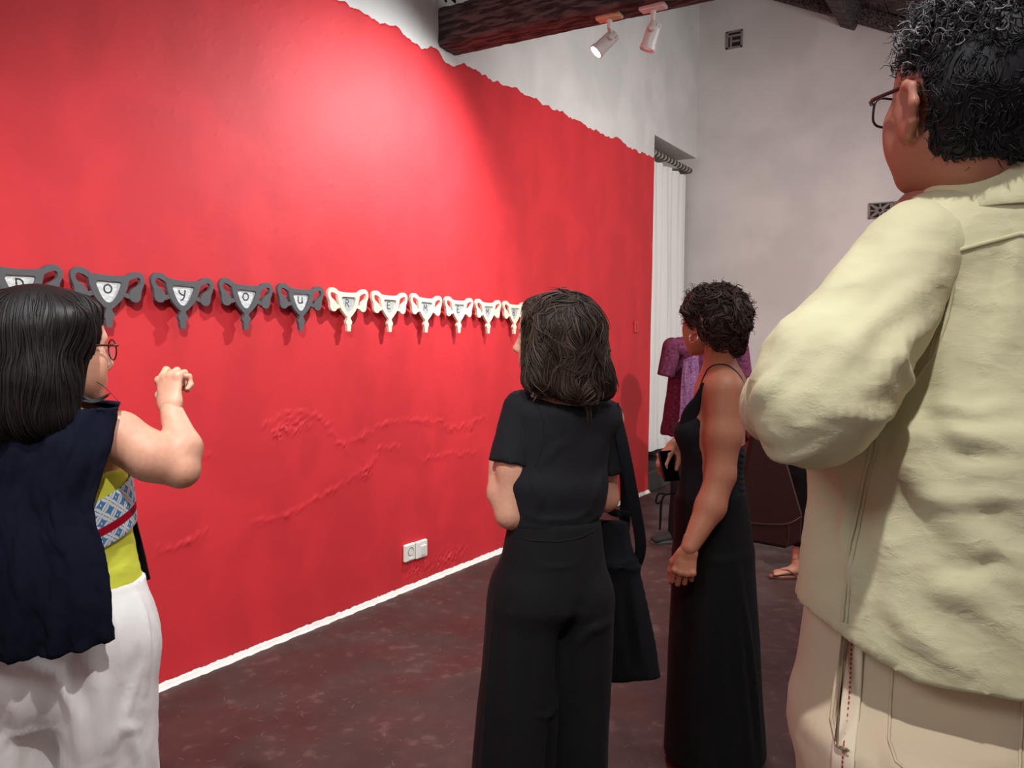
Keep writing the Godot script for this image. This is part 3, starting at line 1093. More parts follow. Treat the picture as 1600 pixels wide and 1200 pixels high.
func trophies() -> void:
	var text := "DOYOUREMEMBE"
	var looks := ["dark grey wooden trophy plaque lettered D at the left end of the row", "dark grey wooden trophy plaque lettered O, directly above the glasses wearer's face", "dark grey wooden trophy plaque lettered Y", "dark grey wooden trophy plaque lettered O, between the plaques Y and U", "dark grey wooden trophy plaque lettered U, the last dark one of the row", "cream wooden trophy plaque lettered R, the first cream one of the row", "cream wooden trophy plaque lettered E, just right of the plaque R", "cream wooden trophy plaque lettered M, third of the cream ones", "cream wooden trophy plaque lettered E, between the two lettered M", "cream wooden trophy plaque lettered M, second to the left of the long-haired woman's head", "cream wooden trophy plaque lettered B, nearest to the long-haired woman's face", "cream wooden trophy plaque half hidden behind the long-haired woman's head"]
	# right half of the cup, from the rim down
	var half := [Vector2(0.0, -0.004), Vector2(0.04, -0.003), Vector2(0.082, 0.0), Vector2(0.083, -0.012), Vector2(0.077, -0.045), Vector2(0.06, -0.085), Vector2(0.034, -0.115), Vector2(0.016, -0.13), Vector2(0.008, -0.134), Vector2(0.0, -0.135)]
	var foot := smooth_line([Vector2(0.015, -0.122), Vector2(0.0125, -0.134), Vector2(0.014, -0.142), Vector2(0.0225, -0.153), Vector2(0.021, -0.163), Vector2(0.0145, -0.174), Vector2(0.0145, -0.182), Vector2(0.0105, -0.204)], 4)
	var stem := PackedVector2Array()
	for p in foot:
		stem.append(p)
	for k in range(foot.size() - 1, -1, -1):
		stem.append(Vector2(-foot[k].x, foot[k].y))
	var right := smooth_line(half, 3)
	var outline := PackedVector2Array()
	for p in right:
		outline.append(p)
	for k in range(right.size() - 1, 0, -1):
		outline.append(Vector2(-right[k].x, right[k].y))
	var shield := smooth_line([Vector2(0.0, -0.027), Vector2(0.034, -0.0265), Vector2(0.05, -0.029), Vector2(0.0505, -0.043), Vector2(0.034, -0.08), Vector2(0.015, -0.104), Vector2(0.0, -0.108)], 5)
	var centre := Vector2(0, -0.06)
	var ears := smooth_line([Vector2(0.074, -0.012), Vector2(0.098, 0.002), Vector2(0.122, 0.006), Vector2(0.139, -0.006), Vector2(0.137, -0.03), Vector2(0.122, -0.052), Vector2(0.11, -0.074), Vector2(0.108, -0.102)], 7)
	var depth := 0.016
	for k in text.length():
		var dark := k < 5
		var o := thing("trophy_plaque", looks[k], "trophy plaque", Vector3(-2.985, 1.722, -1.507 - k * 0.3275 ), "row of trophy plaques on the red wall")
		o.basis = Basis(Vector3(0, 0, -1), Vector3(0, 1, 0), Vector3(1, 0, 0)) * Basis(Vector3(0, 0, 1), [0.02, -0.015, -0.03, -0.03, -0.01, 0.01, 0.0, -0.02, 0.0, 0.01, 0.0, 0.0][k])
		var body: StandardMaterial3D = M.trophy_dark if dark else M.trophy_cream
		# the cup: a ring between its outline and the cut-out shield, both seen from one centre
		var g := Geo.new()
		var rings := [[], [], [], [], []]
		var count := 72
		var angles := []
		for s in count:
			angles.append(TAU * s / count)
		for p in outline:
			if p.y < -0.115:
				angles.append(fposmod((p - centre).angle(), TAU))
		angles.sort()
		count = angles.size()
		for s in count:
			var dir := Vector2.from_angle(angles[s])
			var far := centre
			for q in outline.size():
				var hit = Geometry2D.segment_intersects_segment(centre, centre + dir, outline[q], outline[(q + 1) % outline.size()])
				if hit != null and centre.distance_to(hit) > centre.distance_to(far):
					far = hit
			var near := centre
			for q in shield.size() - 1:
				for m in [1.0, -1.0]:
					var hit = Geometry2D.segment_intersects_segment(centre, centre + dir, shield[q] * Vector2(m, 1), shield[q + 1] * Vector2(m, 1))
					if hit != null:
						near = hit
			var inwards := far - (far - centre).normalized() * 0.0015
			rings[0].append(Vector3(far.x, far.y, 0))
			rings[1].append(Vector3(far.x, far.y, depth - 0.0015))
			rings[2].append(Vector3(inwards.x, inwards.y, depth))
			rings[3].append(Vector3(near.x, near.y, depth))
			rings[4].append(Vector3(near.x * 0.97, near.y, depth - 0.009))
		for s in count:
			var t := (s + 1) % count
			for r in 4:
				var out: Vector3 = Vector3(rings[0][s].x, rings[0][s].y + 0.06, 0) if r < 1 else (Vector3(rings[0][s].x, rings[0][s].y + 0.06, 0.05) if r == 1 else (Vector3.BACK if r == 2 else -Vector3(rings[3][s].x, rings[3][s].y + 0.06, 0)))
				g.poly([rings[r][s], rings[r][t], rings[r + 1][t], rings[r + 1][s]], out)
			g.poly([Vector3(0, -0.06, 0), rings[0][s], rings[0][t]], Vector3.FORWARD)
		put("cup", g, body, o)
		g = Geo.new()
		g.extrude(stem, Transform3D(), 0.0, depth - 0.0004, 0.001)
		put("stem", g, body, o)
		for m in [1.0, -1.0]:
			g = Geo.new()
			var left := []
			var rightside := []
			for q in ears.size():
				var t := (ears[mini(q + 1, ears.size() - 1)] - ears[maxi(q - 1, 0)]).normalized()
				var f := float(q) / (ears.size() - 1)
				var w := 0.0105 + 0.0015 * sin(f * 9.0) + 0.013 * smoothstep(0.6, 0.86, f)
				if f > 0.86:
					w *= sqrt(maxf(1.0 - pow((f - 0.86) / 0.142, 2.0), 0.01))
				left.append((ears[q] + t.orthogonal() * w) * Vector2(m, 1))
				rightside.append((ears[q] - t.orthogonal() * w) * Vector2(m, 1))
			rightside.reverse()
			g.extrude(PackedVector2Array(left + rightside), Transform3D(), 0.0, depth - 0.0008, 0.0012)
			g.extrude(PackedVector2Array([Vector2(0.066 * m, -0.066), Vector2(0.1 * m, -0.076), Vector2(0.098 * m, -0.094), Vector2(0.056 * m, -0.082)]), Transform3D(), 0.0, depth - 0.0014, 0.0005)
			put("handle", g, body, o)
		g = Geo.new()
		var panel := PackedVector2Array()
		for p in shield:
			panel.append(p)
		for q in range(shield.size() - 2, 0, -1):
			panel.append(Vector2(-shield[q].x, shield[q].y))
		g.extrude(panel, Transform3D(), 0.002, depth - 0.008, 0.0)
		put("shield_panel", g, M.silver_leaf if dark else M.silver_grey, o)
		g = Geo.new()
		var at := Vector2(-0.019, -0.072) if dark else Vector2(-0.022, -0.077)
		var size := Vector2(0.036, 0.034) if dark else Vector2(0.036, 0.04)
		if k == 2:
			at = Vector2(-0.02, -0.086)
			size = Vector2(0.036, 0.045)
		for stroke in LETTERS[text[k]]:
			var line := smooth_line(stroke, 4 if stroke.size() > 2 else 1)
			var pts := PackedVector3Array()
			var radii := PackedFloat32Array()
			for p in line:
				pts.append(Vector3(at.x + p.x * size.x, at.y + p.y * size.y, depth - 0.008))
				radii.append(0.0032 if dark else 0.0028)
			g.tube(pts, radii, 6, Color.WHITE, 0.6, Vector3.BACK)
		put("letter", g, M.letter_dark if dark else M.letter_grey, o)
		# the block that holds it off the wall
		g = Geo.new()
		g.box(Transform3D(Basis(), Vector3(0, -0.05, -0.0135)), Vector3(0.05, 0.05, 0.027), 0.002)
		put("spacer", g, body, o)


# a white track spotlight on a small wooden block under a beam
func spot_lamp(at: Vector3, aim: Vector3, label: String, block: StandardMaterial3D, energy: float, angle: float, color: Color, glow: float) -> void:
	var o := thing("spot_lamp", label, "spotlight", at)
	var g := Geo.new()
	g.box(Transform3D(Basis(), Vector3(0, -0.022, 0)), Vector3(0.14, 0.044, 0.06), 0.004)
	put("mounting_block", g, block, o)
	g = Geo.new()
	g.lathe([Vector2(0.0, -0.042), Vector2(0.016, -0.042), Vector2(0.016, -0.06), Vector2(0.011, -0.064), Vector2(0.011, -0.095), Vector2(0.0, -0.095)], Transform3D(), 14)
	put("swivel", g, M.lamp_white, o)
	var pivot := Vector3(0, -0.15, 0)
	var d := (aim - at - pivot).normalized()
	var side := d.cross(Vector3.UP).normalized()
	var up := side.cross(d)
	var bas := Basis(side, -d, side.cross(-d))   # -y runs along the beam of light
	var head := Transform3D(bas, pivot)
	g = Geo.new()
	for s in [-1.0, 1.0]:
		var pts := PackedVector3Array([Vector3(0, -0.09, 0), Vector3(0, -0.1, 0) + side * s * 0.022, pivot + side * s * 0.046 + Vector3(0, 0.02, 0), pivot + side * s * 0.046])
		g.tube(pts, PackedFloat32Array([0.005, 0.005, 0.005, 0.005]), 6, Color.WHITE, 0.5, d)
		g.lathe([Vector2(0.0, -0.009), Vector2(0.014, -0.009), Vector2(0.016, -0.004), Vector2(0.016, 0.004), Vector2(0.014, 0.009), Vector2(0.0, 0.009)], Transform3D(Basis(up, side, d), pivot + side * s * 0.046), 14)
	put("yoke", g, M.lamp_white, o)
	g = Geo.new()
	g.lathe([Vector2(0.0, 0.045), Vector2(0.024, 0.045), Vector2(0.028, 0.04), Vector2(0.028, 0.02), Vector2(0.036, 0.012), Vector2(0.037, -0.075), Vector2(0.041, -0.078), Vector2(0.041, -0.098), Vector2(0.038, -0.1), Vector2(0.034, -0.098), Vector2(0.033, -0.085)], head, 24)
	put("housing", g, M.lamp_white, o)
	g = Geo.new()
	for s in 10:
		var a := TAU * s / 10
		g.box(head * Transform3D(Basis(Vector3.UP, -a), Vector3(cos(a) * 0.03, 0.03, sin(a) * 0.03)), Vector3(0.01, 0.024, 0.003), 0.001)
	put("cooling_fin", g, M.lamp_white, o)
	g = Geo.new()
	g.lathe([Vector2(0.033, -0.084), Vector2(0.022, -0.09), Vector2(0.0, -0.093)], head, 20)
	var lens := M.lens_glow.duplicate() as StandardMaterial3D
	lens.emission_energy_multiplier = glow
	put("lens", g, lens, o)
	if energy <= 0.0:
		return
	var l := SpotLight3D.new()
	l.name = "lamp_beam"
	o.add_child(l)
	l.position = pivot + d * 0.108
	l.basis = Basis.looking_at(d, Vector3.UP if absf(d.y) < 0.98 else Vector3.RIGHT)
	l.spot_angle = angle
	l.spot_angle_attenuation = 1.0
	l.spot_range = 14.0
	l.spot_attenuation = 2.0
	l.light_energy = energy
	l.light_color = color
	l.light_size = 0.03
	l.shadow_enabled = true


# an added fill panel, out of view: frame, glowing diffuser and its light
func added_fill_panel(at: Vector3, aim: Vector3, size: Vector2, energy: float, label: String) -> void:
	var o := thing("added_fill_panel", label, "added fill light", at)
	var b := Basis.looking_at((aim - at).normalized(), Vector3.FORWARD)
	var g := Geo.new()
	g.box(Transform3D(b, b.z * 0.025), Vector3(size.x + 0.04, size.y + 0.04, 0.04), 0.004)
	put("frame", g, M.lamp_white, o)
	g = Geo.new()
	g.box(Transform3D(b, Vector3.ZERO), Vector3(size.x, size.y, 0.008), 0.002)
	var m := M.lens_glow.duplicate() as StandardMaterial3D
	m.emission_energy_multiplier = 1.0
	put("diffuser", g, m, o)
	for s in [-1.0, 1.0]:
		g = Geo.new()
		curve_tube(g, [b * Vector3(s * size.x * 0.4, 0, 0.04), b * Vector3(s * size.x * 0.4, 0, 0.04) + Vector3(0, 0.6, 0)], [0.002, 0.002], 2, 6)
		put("hanging_cable", g, M.black_rubber, o)
	var l := AreaLight3D.new()
	l.name = "panel_glow"
	o.add_child(l)
	l.basis = b
	l.position = -b.z * 0.012
	l.area_size = size
	l.light_energy = energy
	l.light_color = Color(0.96, 0.985, 1.0)
	l.area_range = 14.0
	l.area_attenuation = 2.0
	l.shadow_enabled = true


func wires() -> void:
	var o := thing("roof_cable", "tangle of old black cables hanging above the beam at the red wall", "cable", Vector3(-2.98, 3.5, -3.98))
	var g := Geo.new()
	for w in [[Vector3(-0.02, 0.25, 0.5), Vector3(0.0, 0.12, 0.25), Vector3(0.02, 0.02, 0.04), Vector3(0.06, -0.03, -0.02)], [Vector3(-0.02, 0.33, 0.42), Vector3(0.0, 0.14, 0.2), Vector3(0.03, 0.0, 0.02)], [Vector3(0.02, 0.3, 0.02), Vector3(0.04, 0.12, 0.03), Vector3(0.03, 0.0, 0.06), Vector3(0.05, -0.05, 0.06)], [Vector3(0.1, 0.3, 0.0), Vector3(0.07, 0.1, 0.02), Vector3(0.09, -0.04, 0.03)], [Vector3(0.03, 0.06, 0.05), Vector3(0.1, 0.02, 0.07), Vector3(0.05, -0.03, 0.09), Vector3(0.0, 0.02, 0.07)]]:
		var c := Curve3D.new()
		for p in w:
			c.add_point(p)
		var pts := PackedVector3Array()
		var radii := PackedFloat32Array()
		for k in 12:
			pts.append(c.sample_baked(c.get_baked_length() * k / 11.0, true))
			radii.append(0.007)
		g.tube(pts, radii, 6)
	put("cable", g, M.black_rubber, o)
	g = Geo.new()
	var f := Field.new()
	f.ball(Vector3(0.03, 0.06, 0.02), Vector3(0.045, 0.06, 0.04))
	f.ball(Vector3(0.06, 0.14, 0.01), Vector3(0.035, 0.07, 0.035))
	f.mesh(0.008, g)
	put("junction", g, M.black_rubber, o)


# ---------------------------------------------------------------- people
# a head with skull, brow, cheeks, nose, lips, chin, ears; z forward, x to the person's right, chin 0.115 below the centre
func head_field(c: Vector3, b: Basis, w := 1.0, man := false, k := 1.0, ear := 1.0) -> Field:
	var f := Field.new()
	f.soft = 0.022 * k
	var p := func(x: float, y: float, z: float) -> Vector3: return c + b * (Vector3(x * w, y, z) * k)
	var up := b.y
	var s := b.x
	f.ball(p.call(0, 0.032, -0.014), Vector3(0.075 * w, 0.084, 0.097) * k, s, 0.02, up)
	f.ball(p.call(0, 0.036, 0.025), Vector3(0.064 * w, 0.062, 0.066) * k, s, 0.03, up)
	f.ball(p.call(0, -0.03, 0.03), Vector3(0.06 * w, 0.078, 0.058) * k, s, 0.03, up)
	for m in [-1.0, 1.0]:
		f.b(p.call(0.05 * m, -0.045, -0.002), p.call(0.024 * m, -0.094, 0.058), (0.022 if man else 0.018) * k, 0.017 * k, 0.035)
		f.ball(p.call(0.043 * m, -0.022, 0.056), Vector3(0.023, 0.02, 0.022) * k, s, 0.025, up)
		f.ball(p.call(0.038 * m, -0.052, 0.052), Vector3(0.024, 0.024, 0.022) * k, s, 0.03, up)
	f.ball(p.call(0, -0.1, 0.07), Vector3(0.021, 0.015, 0.016) * k, s, 0.022, up)
	f.b(p.call(-0.034, 0.022, 0.077), p.call(0.034, 0.022, 0.077), 0.011 * k, 0.011 * k, 0.018)
	for m in [-1.0, 1.0]:
		var o := f.ball(p.call(0.031 * m, 0.002, 0.094), Vector3(0.016, 0.011, 0.014) * k, s, 0.014, up)
		o.cut = true
		f.ball(p.call(0.031 * m, 0.001, 0.078), Vector3(0.013, 0.0115, 0.012) * k, s, 0.004, up)
	f.b(p.call(0, 0.014, 0.087), p.call(0, -0.032, 0.105), 0.0075 * k, 0.0105 * k, 0.012)
	f.ball(p.call(0, -0.036, 0.108), Vector3(0.011, 0.0095, 0.01) * k, s, 0.008, up)
	for m in [-1.0, 1.0]:
		f.ball(p.call(0.012 * m, -0.04, 0.098), Vector3(0.008, 0.0075, 0.01) * k, s, 0.008, up)
	f.ball(p.call(0, -0.066, 0.08), Vector3(0.03, 0.022, 0.014) * k, s, 0.02, up)
	f.b(p.call(-0.017, -0.064, 0.086), p.call(0.017, -0.064, 0.086), 0.0055 * k, 0.0055 * k, 0.006)
	f.b(p.call(-0.014, -0.075, 0.086), p.call(0.014, -0.075, 0.086), 0.0062 * k, 0.0062 * k, 0.006)
	# ears: rim, lobe, bowl
	for m in [-1.0, 1.0]:
		var rim := [Vector3(0.07, -0.03, 0.004), Vector3(0.076, -0.004, 0.006), Vector3(0.078, 0.014, 0.004), Vector3(0.083, 0.026, -0.008), Vector3(0.088, 0.022, -0.024), Vector3(0.087, 0.004, -0.03), Vector3(0.081, -0.016, -0.023), Vector3(0.075, -0.03, -0.01)]
		for n in rim.size() - 1:
			var u: Vector3 = (rim[n] * Vector3(1, ear, ear) + Vector3((ear - 1.0) * 0.05, (1.0 - ear) * 0.12, 0)) * Vector3(m, 1, 1)
			var v: Vector3 = (rim[n + 1] * Vector3(1, ear, ear) + Vector3((ear - 1.0) * 0.05, (1.0 - ear) * 0.12, 0)) * Vector3(m, 1, 1)
			f.b(p.call(u.x, u.y, u.z), p.call(v.x, v.y, v.z), 0.0052 * k * ear, 0.0052 * k * ear, 0.006)
		f.ball(p.call((0.0745 + (ear - 1.0) * 0.03) * m, -0.035 * ear, 0.0), Vector3(0.005, 0.0085, 0.0075) * k * ear, s, 0.007, up)
		f.ball(p.call((0.077 + (ear - 1.0) * 0.05) * m, (1.0 - ear) * 0.12, -0.009), Vector3(0.006, 0.026, 0.017) * k * ear, s, 0.008, up)
		f.b(p.call(0.078 * m, -0.016, -0.014), p.call(0.08 * m, 0.014, -0.016), 0.0035 * k, 0.0035 * k, 0.006)
	return f


# eyes, brows and lips as small parts of a face
func face_parts(o: Node3D, c: Vector3, b: Basis, w: float, k: float, brow: Material, lip: Material) -> void:
	for m in [-1.0, 1.0]:
		var g := Geo.new()
		var pts := PackedVector3Array()
		var radii := PackedFloat32Array()
		for n in 7:
			var t := n / 6.0
			pts.append(c + b * (Vector3(m * lerpf(0.014, 0.05, t) * w, 0.021 + 0.008 * sin(t * 2.4), 0.0905 - 0.02 * t * t) * k))
			radii.append(0.0032 * k * (1.0 - 0.6 * t))
		g.tube(pts, radii, 6, Color.WHITE, 0.8)
		put("eyebrow", g, brow, o)
		g = Geo.new()
		var f := Field.new()
		f.ball(c + b * (Vector3(0.031 * m * w, 0.001, 0.0815) * k), Vector3(0.0112, 0.006, 0.0092) * k, b.x)
		f.mesh(0.0025, g)
		put("eye", g, M.eye_white, o)
		g = Geo.new()
		f = Field.new()
		f.ball(c + b * (Vector3(0.031 * m * w, 0.001, 0.0868) * k), Vector3(0.0052, 0.0052, 0.0045) * k, b.x)
		f.mesh(0.002, g)
		put("iris", g, M.iris, o)
	var g := Geo.new()
	for n in 2:
		var pts := PackedVector3Array()
		var radii := PackedFloat32Array()
		for q in 9:
			var t := q / 4.0 - 1.0
			pts.append(c + b * (Vector3(0.019 * t, (-0.0645 - 0.002 * absf(t)) if n == 0 else (-0.0745 + 0.006 * t * t), 0.0885 - 0.007 * t * t) * k))
			radii.append((0.0048 - 0.0035 * t * t) * k)
		g.tube(pts, radii, 8, Color.WHITE, 0.9)
	put("lips", g, lip, o)


# a hand: palm, four fingers of three bones, thumb; d along the fingers, back out of the back of the hand, thumb_side to the thumb
func hand(geo: Geo, wrist: Vector3, d: Vector3, back: Vector3, thumb_side: Vector3, curl: Array, thumb: Array, s := 1.0, col := Color.WHITE) -> void:
	var f := Field.new()
	f.soft = 0.008
	d = d.normalized()
	back = (back - d * back.dot(d)).normalized()
	var x := d.cross(back).normalized()
	if x.dot(thumb_side) < 0.0:
		x = -x
	var knuckle := wrist + d * 0.086 * s
	f.e(wrist - d * 0.03 * s, wrist + d * 0.012 * s, x, Vector2(0.026, 0.019) * s, Vector2(0.028, 0.018) * s, 0.012)
	f.e(wrist + d * 0.015 * s, knuckle - d * 0.008 * s, x, Vector2(0.029, 0.0155) * s, Vector2(0.039, 0.0125) * s, 0.014, 0.6)
	f.e(wrist + d * 0.02 * s + x * 0.016 * s - back * 0.006 * s, wrist + d * 0.05 * s + x * 0.02 * s - back * 0.006 * s, x, Vector2(0.016, 0.014) * s, Vector2(0.014, 0.012) * s, 0.012)
	var across := [0.03, 0.0105, -0.0095, -0.028]
	var lens := [[0.042, 0.025, 0.02], [0.046, 0.029, 0.021], [0.043, 0.027, 0.021], [0.034, 0.02, 0.018]]
	var rad := [0.0089, 0.0091, 0.0086, 0.0076]
	for n in 4:
		var p: Vector3 = knuckle + x * across[n] * s - d * [0.003, 0.0, 0.003, 0.011][n] * s
		f.ball(p + back * 0.003 * s, Vector3(0.0095, 0.0095, 0.0095) * s, x, 0.008)
		var a := 0.0
		var fan: float = (across[n] * 1.2) * (1.0 - curl[n][0] / 90.0)
		for j in 3:
			a += deg_to_rad(curl[n][j])
			var dir: Vector3 = (d * cos(a) - back * sin(a) + x * fan).normalized()
			var q: Vector3 = p + dir * lens[n][j] * s
			f.b(p, q, rad[n] * (1.0 - 0.06 * j) * s, rad[n] * (0.94 - 0.09 * j) * s, 0.004)
			p = q
	var tp := wrist + d * 0.026 * s + x * 0.026 * s - back * 0.004 * s
	for j in 3:
		var dir: Vector3 = (d * thumb[j].x + x * thumb[j].y - back * thumb[j].z).normalized()
		var q: Vector3 = tp + dir * [0.036, 0.031, 0.026][j] * s
		f.b(tp, q, [0.0135, 0.0105, 0.0098][j] * s, [0.011, 0.0098, 0.0078][j] * s, 0.006)
		tp = q
	f.mesh(0.003, geo, col)


# thin locks that run over a mass of hair along the pull of gravity and their own waves
func locks(geo: Geo, f: Field, seeds: Geo, count: int, length: float, steps: int, radius: float, pull: Vector3, wave: float, freq: float, lift: float, tones: Array, where = null, sides := 4) -> void:
	var n := noise(rng.randi() % 1000, freq, 2)
	var total := seeds.v.size()
	var made := 0
	var tries := 0
	while made < count and tries < count * 12:
		tries += 1
		var p: Vector3 = seeds.v[rng.randi() % total] + Vector3(rng.randf() - 0.5, rng.randf() - 0.5, rng.randf() - 0.5) * 0.006
		if where != null and not where.call(p):
			continue
		if wave < 1.0 and f.slope(p).y > 0.94:
			continue
		made += 1
		var l := length * rng.randf_range(0.55, 1.25)
		var pts := PackedVector3Array()
		var radii := PackedFloat32Array()
		var r := radius * rng.randf_range(0.6, 1.3)
		var own := Vector3(rng.randf() - 0.5, rng.randf() - 0.5, rng.randf() - 0.5) * wave * 0.5
		var up := lift * rng.randf()
		for s in steps + 1:
			var t := float(s) / steps
			var nrm := f.slope(p)
			p -= nrm * (f.at(p) - 0.0005 - up * t)
			pts.append(p)
			radii.append(r * (1.0 - pow(absf(t * 2.0 - 0.9), 3.0) * 0.85))
			var w := Vector3(n.get_noise_3dv(p), n.get_noise_3dv(p + Vector3(5, 1, 2)), n.get_noise_3dv(p + Vector3(1, 7, 4))) * wave * 2.0
			var dir := pull + w + own
			dir = (dir - nrm * dir.dot(nrm) * 0.9)
			if dir.length() < 0.05:
				dir = nrm.cross(Vector3(0.3, 0.1, 0.9))
			p += dir.normalized() * l / steps
		var c: Color = tones[rng.randi() % tones.size()]
		geo.tube(pts, radii, sides, c.lerp(tones[0], rng.randf()), 0.7)


# small ringlets that stand off the scalp
func curls(geo: Geo, f: Field, seeds: Geo, count: int, size: float, radius: float, tones: Array, where: Callable, turns := 1.4) -> void:
	var total := seeds.v.size()
	var made := 0
	var tries := 0
	while made < count and tries < count * 12:
		tries += 1
		var p: Vector3 = seeds.v[rng.randi() % total]
		var keep: float = where.call(p)
		if rng.randf() > keep:
			continue
		made += 1
		var nrm := f.slope(p)
		var any := Vector3(rng.randf() - 0.5, rng.randf() - 0.5, rng.randf() - 0.5).normalized()
		var t := nrm.cross(any).normalized()
		var out := (nrm * rng.randf_range(0.25, 0.8) + t * rng.randf_range(0.3, 0.9)).normalized()
		var a := out.cross(t if absf(out.dot(t)) < 0.95 else nrm).normalized()
		var b := out.cross(a)
		var pts := PackedVector3Array()
		var radii := PackedFloat32Array()
		var s := size * rng.randf_range(0.6, 1.35) * (0.5 + 0.5 * keep)
		var ph := rng.randf() * TAU
		for k in 9:
			var u := k / 8.0
			var ang := ph + u * TAU * turns
			pts.append(p - nrm * 0.002 + out * s * u + (a * (cos(ang) - cos(ph)) + b * (sin(ang) - sin(ph))) * s * 0.22)
			radii.append(radius * (1.0 - 0.75 * u))
		var c: Color = tones[rng.randi() % tones.size()]
		geo.tube(pts, radii, 4, c)


# cloth over a soft body: folds are lines laid on the surface, raised or sunk; then fine creases by noise
func garment(f: Field, cell: float, folds: Array, crease: float, stretch: Vector3, seed_: int, col := Color.WHITE) -> Geo:
	var g := Geo.new()
	f.mesh(cell, g, col)
	var nrm := g.normals()
	var segs := []
	for q in folds:
		var line: PackedVector3Array = PackedVector3Array()
		for k in q[0].size() - 1:
			for s in 5:
				line.append(f.onto(q[0][k].lerp(q[0][k + 1], s / 5.0)))
		line.append(f.onto(q[0][q[0].size() - 1]))
		var lo := line[0]
		var hi := line[0]
		for p in line:
			lo = lo.min(p)
			hi = hi.max(p)
		var w: float = q[1]
		segs.append([line, w, q[2], lo - Vector3(w, w, w), hi + Vector3(w, w, w)])
	var n := noise(seed_, 1.0, 3)
	for k in g.v.size():
		var p := g.v[k]
		var h := 0.0
		for s in segs:
			if p.x < s[3].x or p.y < s[3].y or p.z < s[3].z or p.x > s[4].x or p.y > s[4].y or p.z > s[4].z:
				continue
			var best := 1e3
			var along := 0.0
			var line: PackedVector3Array = s[0]
			for m in line.size() - 1:
				var c := Geometry3D.get_closest_point_to_segment(p, line[m], line[m + 1])
				var d := p.distance_to(c)
				if d < best:
					best = d
					along = (m + line[m].distance_to(c) / maxf(line[m].distance_to(line[m + 1]), 1e-4)) / (line.size() - 1)
			var w: float = s[1]
			if best < w:
				var t := 1.0 - best * best / (w * w)
				h += s[2] * t * t * (0.25 + 0.75 * sin(PI * clampf(along, 0.02, 0.98)))
		var q := p * stretch
		h += crease * (n.get_noise_3dv(q) + 0.5 * (1.0 - 2.5 * absf(n.get_noise_3dv(q * 0.6 + Vector3(40, 3, 9)))))
		g.v[k] = p + nrm[k] * h
	return g


# a raised seam: a thin cord laid on the surface, on top of the folds of its cloth
func seam(g: Geo, f: Field, pts: Array, r: float, lift := 0.001, flat := 0.6, over: Geo = null, dir := Vector3.ZERO) -> void:
	var line := PackedVector3Array()
	var radii := PackedFloat32Array()
	var rise := PackedFloat32Array()
	for k in pts.size():
		for s in (6 if k < pts.size() - 1 else 1):
			var p: Vector3 = pts[k].lerp(pts[mini(k + 1, pts.size() - 1)], s / 6.0)
			if dir != Vector3.ZERO:
				p = f.hit(p, dir)
			p = f.onto(p)
			var h := 0.0
			if over != null:
				var best := 1e3
				for v in over.v:
					var d := v.distance_squared_to(p)
					if d < best:
						best = d
						h = (v - p).dot(f.slope(p)) if d < 0.0006 else 0.0
			line.append(p)
			radii.append(r)
			rise.append(h)
	for k in line.size():
		var h := (rise[maxi(k - 1, 0)] + rise[k] * 2.0 + rise[mini(k + 1, line.size() - 1)]) * 0.25
		line[k] += f.slope(line[k]) * (h + lift)
	g.tube(line, radii, 6, Color.WHITE, flat, f.slope(line[0]))


func curve_tube(g: Geo, pts: Array, radii: Array, per := 6, sides := 8, flat := 1.0, hint := Vector3.UP, col := Color.WHITE) -> void:
	var line := PackedVector3Array()
	var rr := PackedFloat32Array()
	for k in pts.size() - 1:
		var a: Vector3 = pts[maxi(k - 1, 0)]
		var d: Vector3 = pts[mini(k + 2, pts.size() - 1)]
		for s in per:
			line.append(pts[k].cubic_interpolate(pts[k + 1], a, d, float(s) / per))
			rr.append(lerpf(radii[k], radii[k + 1], float(s) / per))
	line.append(pts[pts.size() - 1])
	rr.append(radii[radii.size() - 1])
	g.tube(line, rr, sides, col, flat, hint)


func shoe(o: Node3D, at: Vector3, dir: Vector3, m: Material, length := 0.27) -> void:
	var f := Field.new()
	f.soft = 0.03
	var side := dir.cross(Vector3.UP)
	f.e(at - dir * 0.06 + Vector3(0, 0.045, 0), at + dir * (length - 0.12) + Vector3(0, 0.03, 0), side, Vector2(0.036, 0.045), Vector2(0.046, 0.026))
	f.b(at + Vector3(0, 0.05, 0), at + Vector3(0, 0.1, 0), 0.042, 0.04)
	f.planes.append([Vector3.DOWN, -0.002])
	var g := Geo.new()
	f.mesh(0.009, g)
	put("shoe", g, m, o)
	g = Geo.new()
	var outline := PackedVector2Array()
	for k in 24:
		var a := TAU * k / 24
		outline.append(Vector2(0.045 * sin(a), length * 0.53 * cos(a) + length * 0.19))
	g.extrude(outline, Transform3D(Basis(side, dir, Vector3.UP), at), 0.0, 0.022, 0.004)
	put("sole", g, M.sole, o)


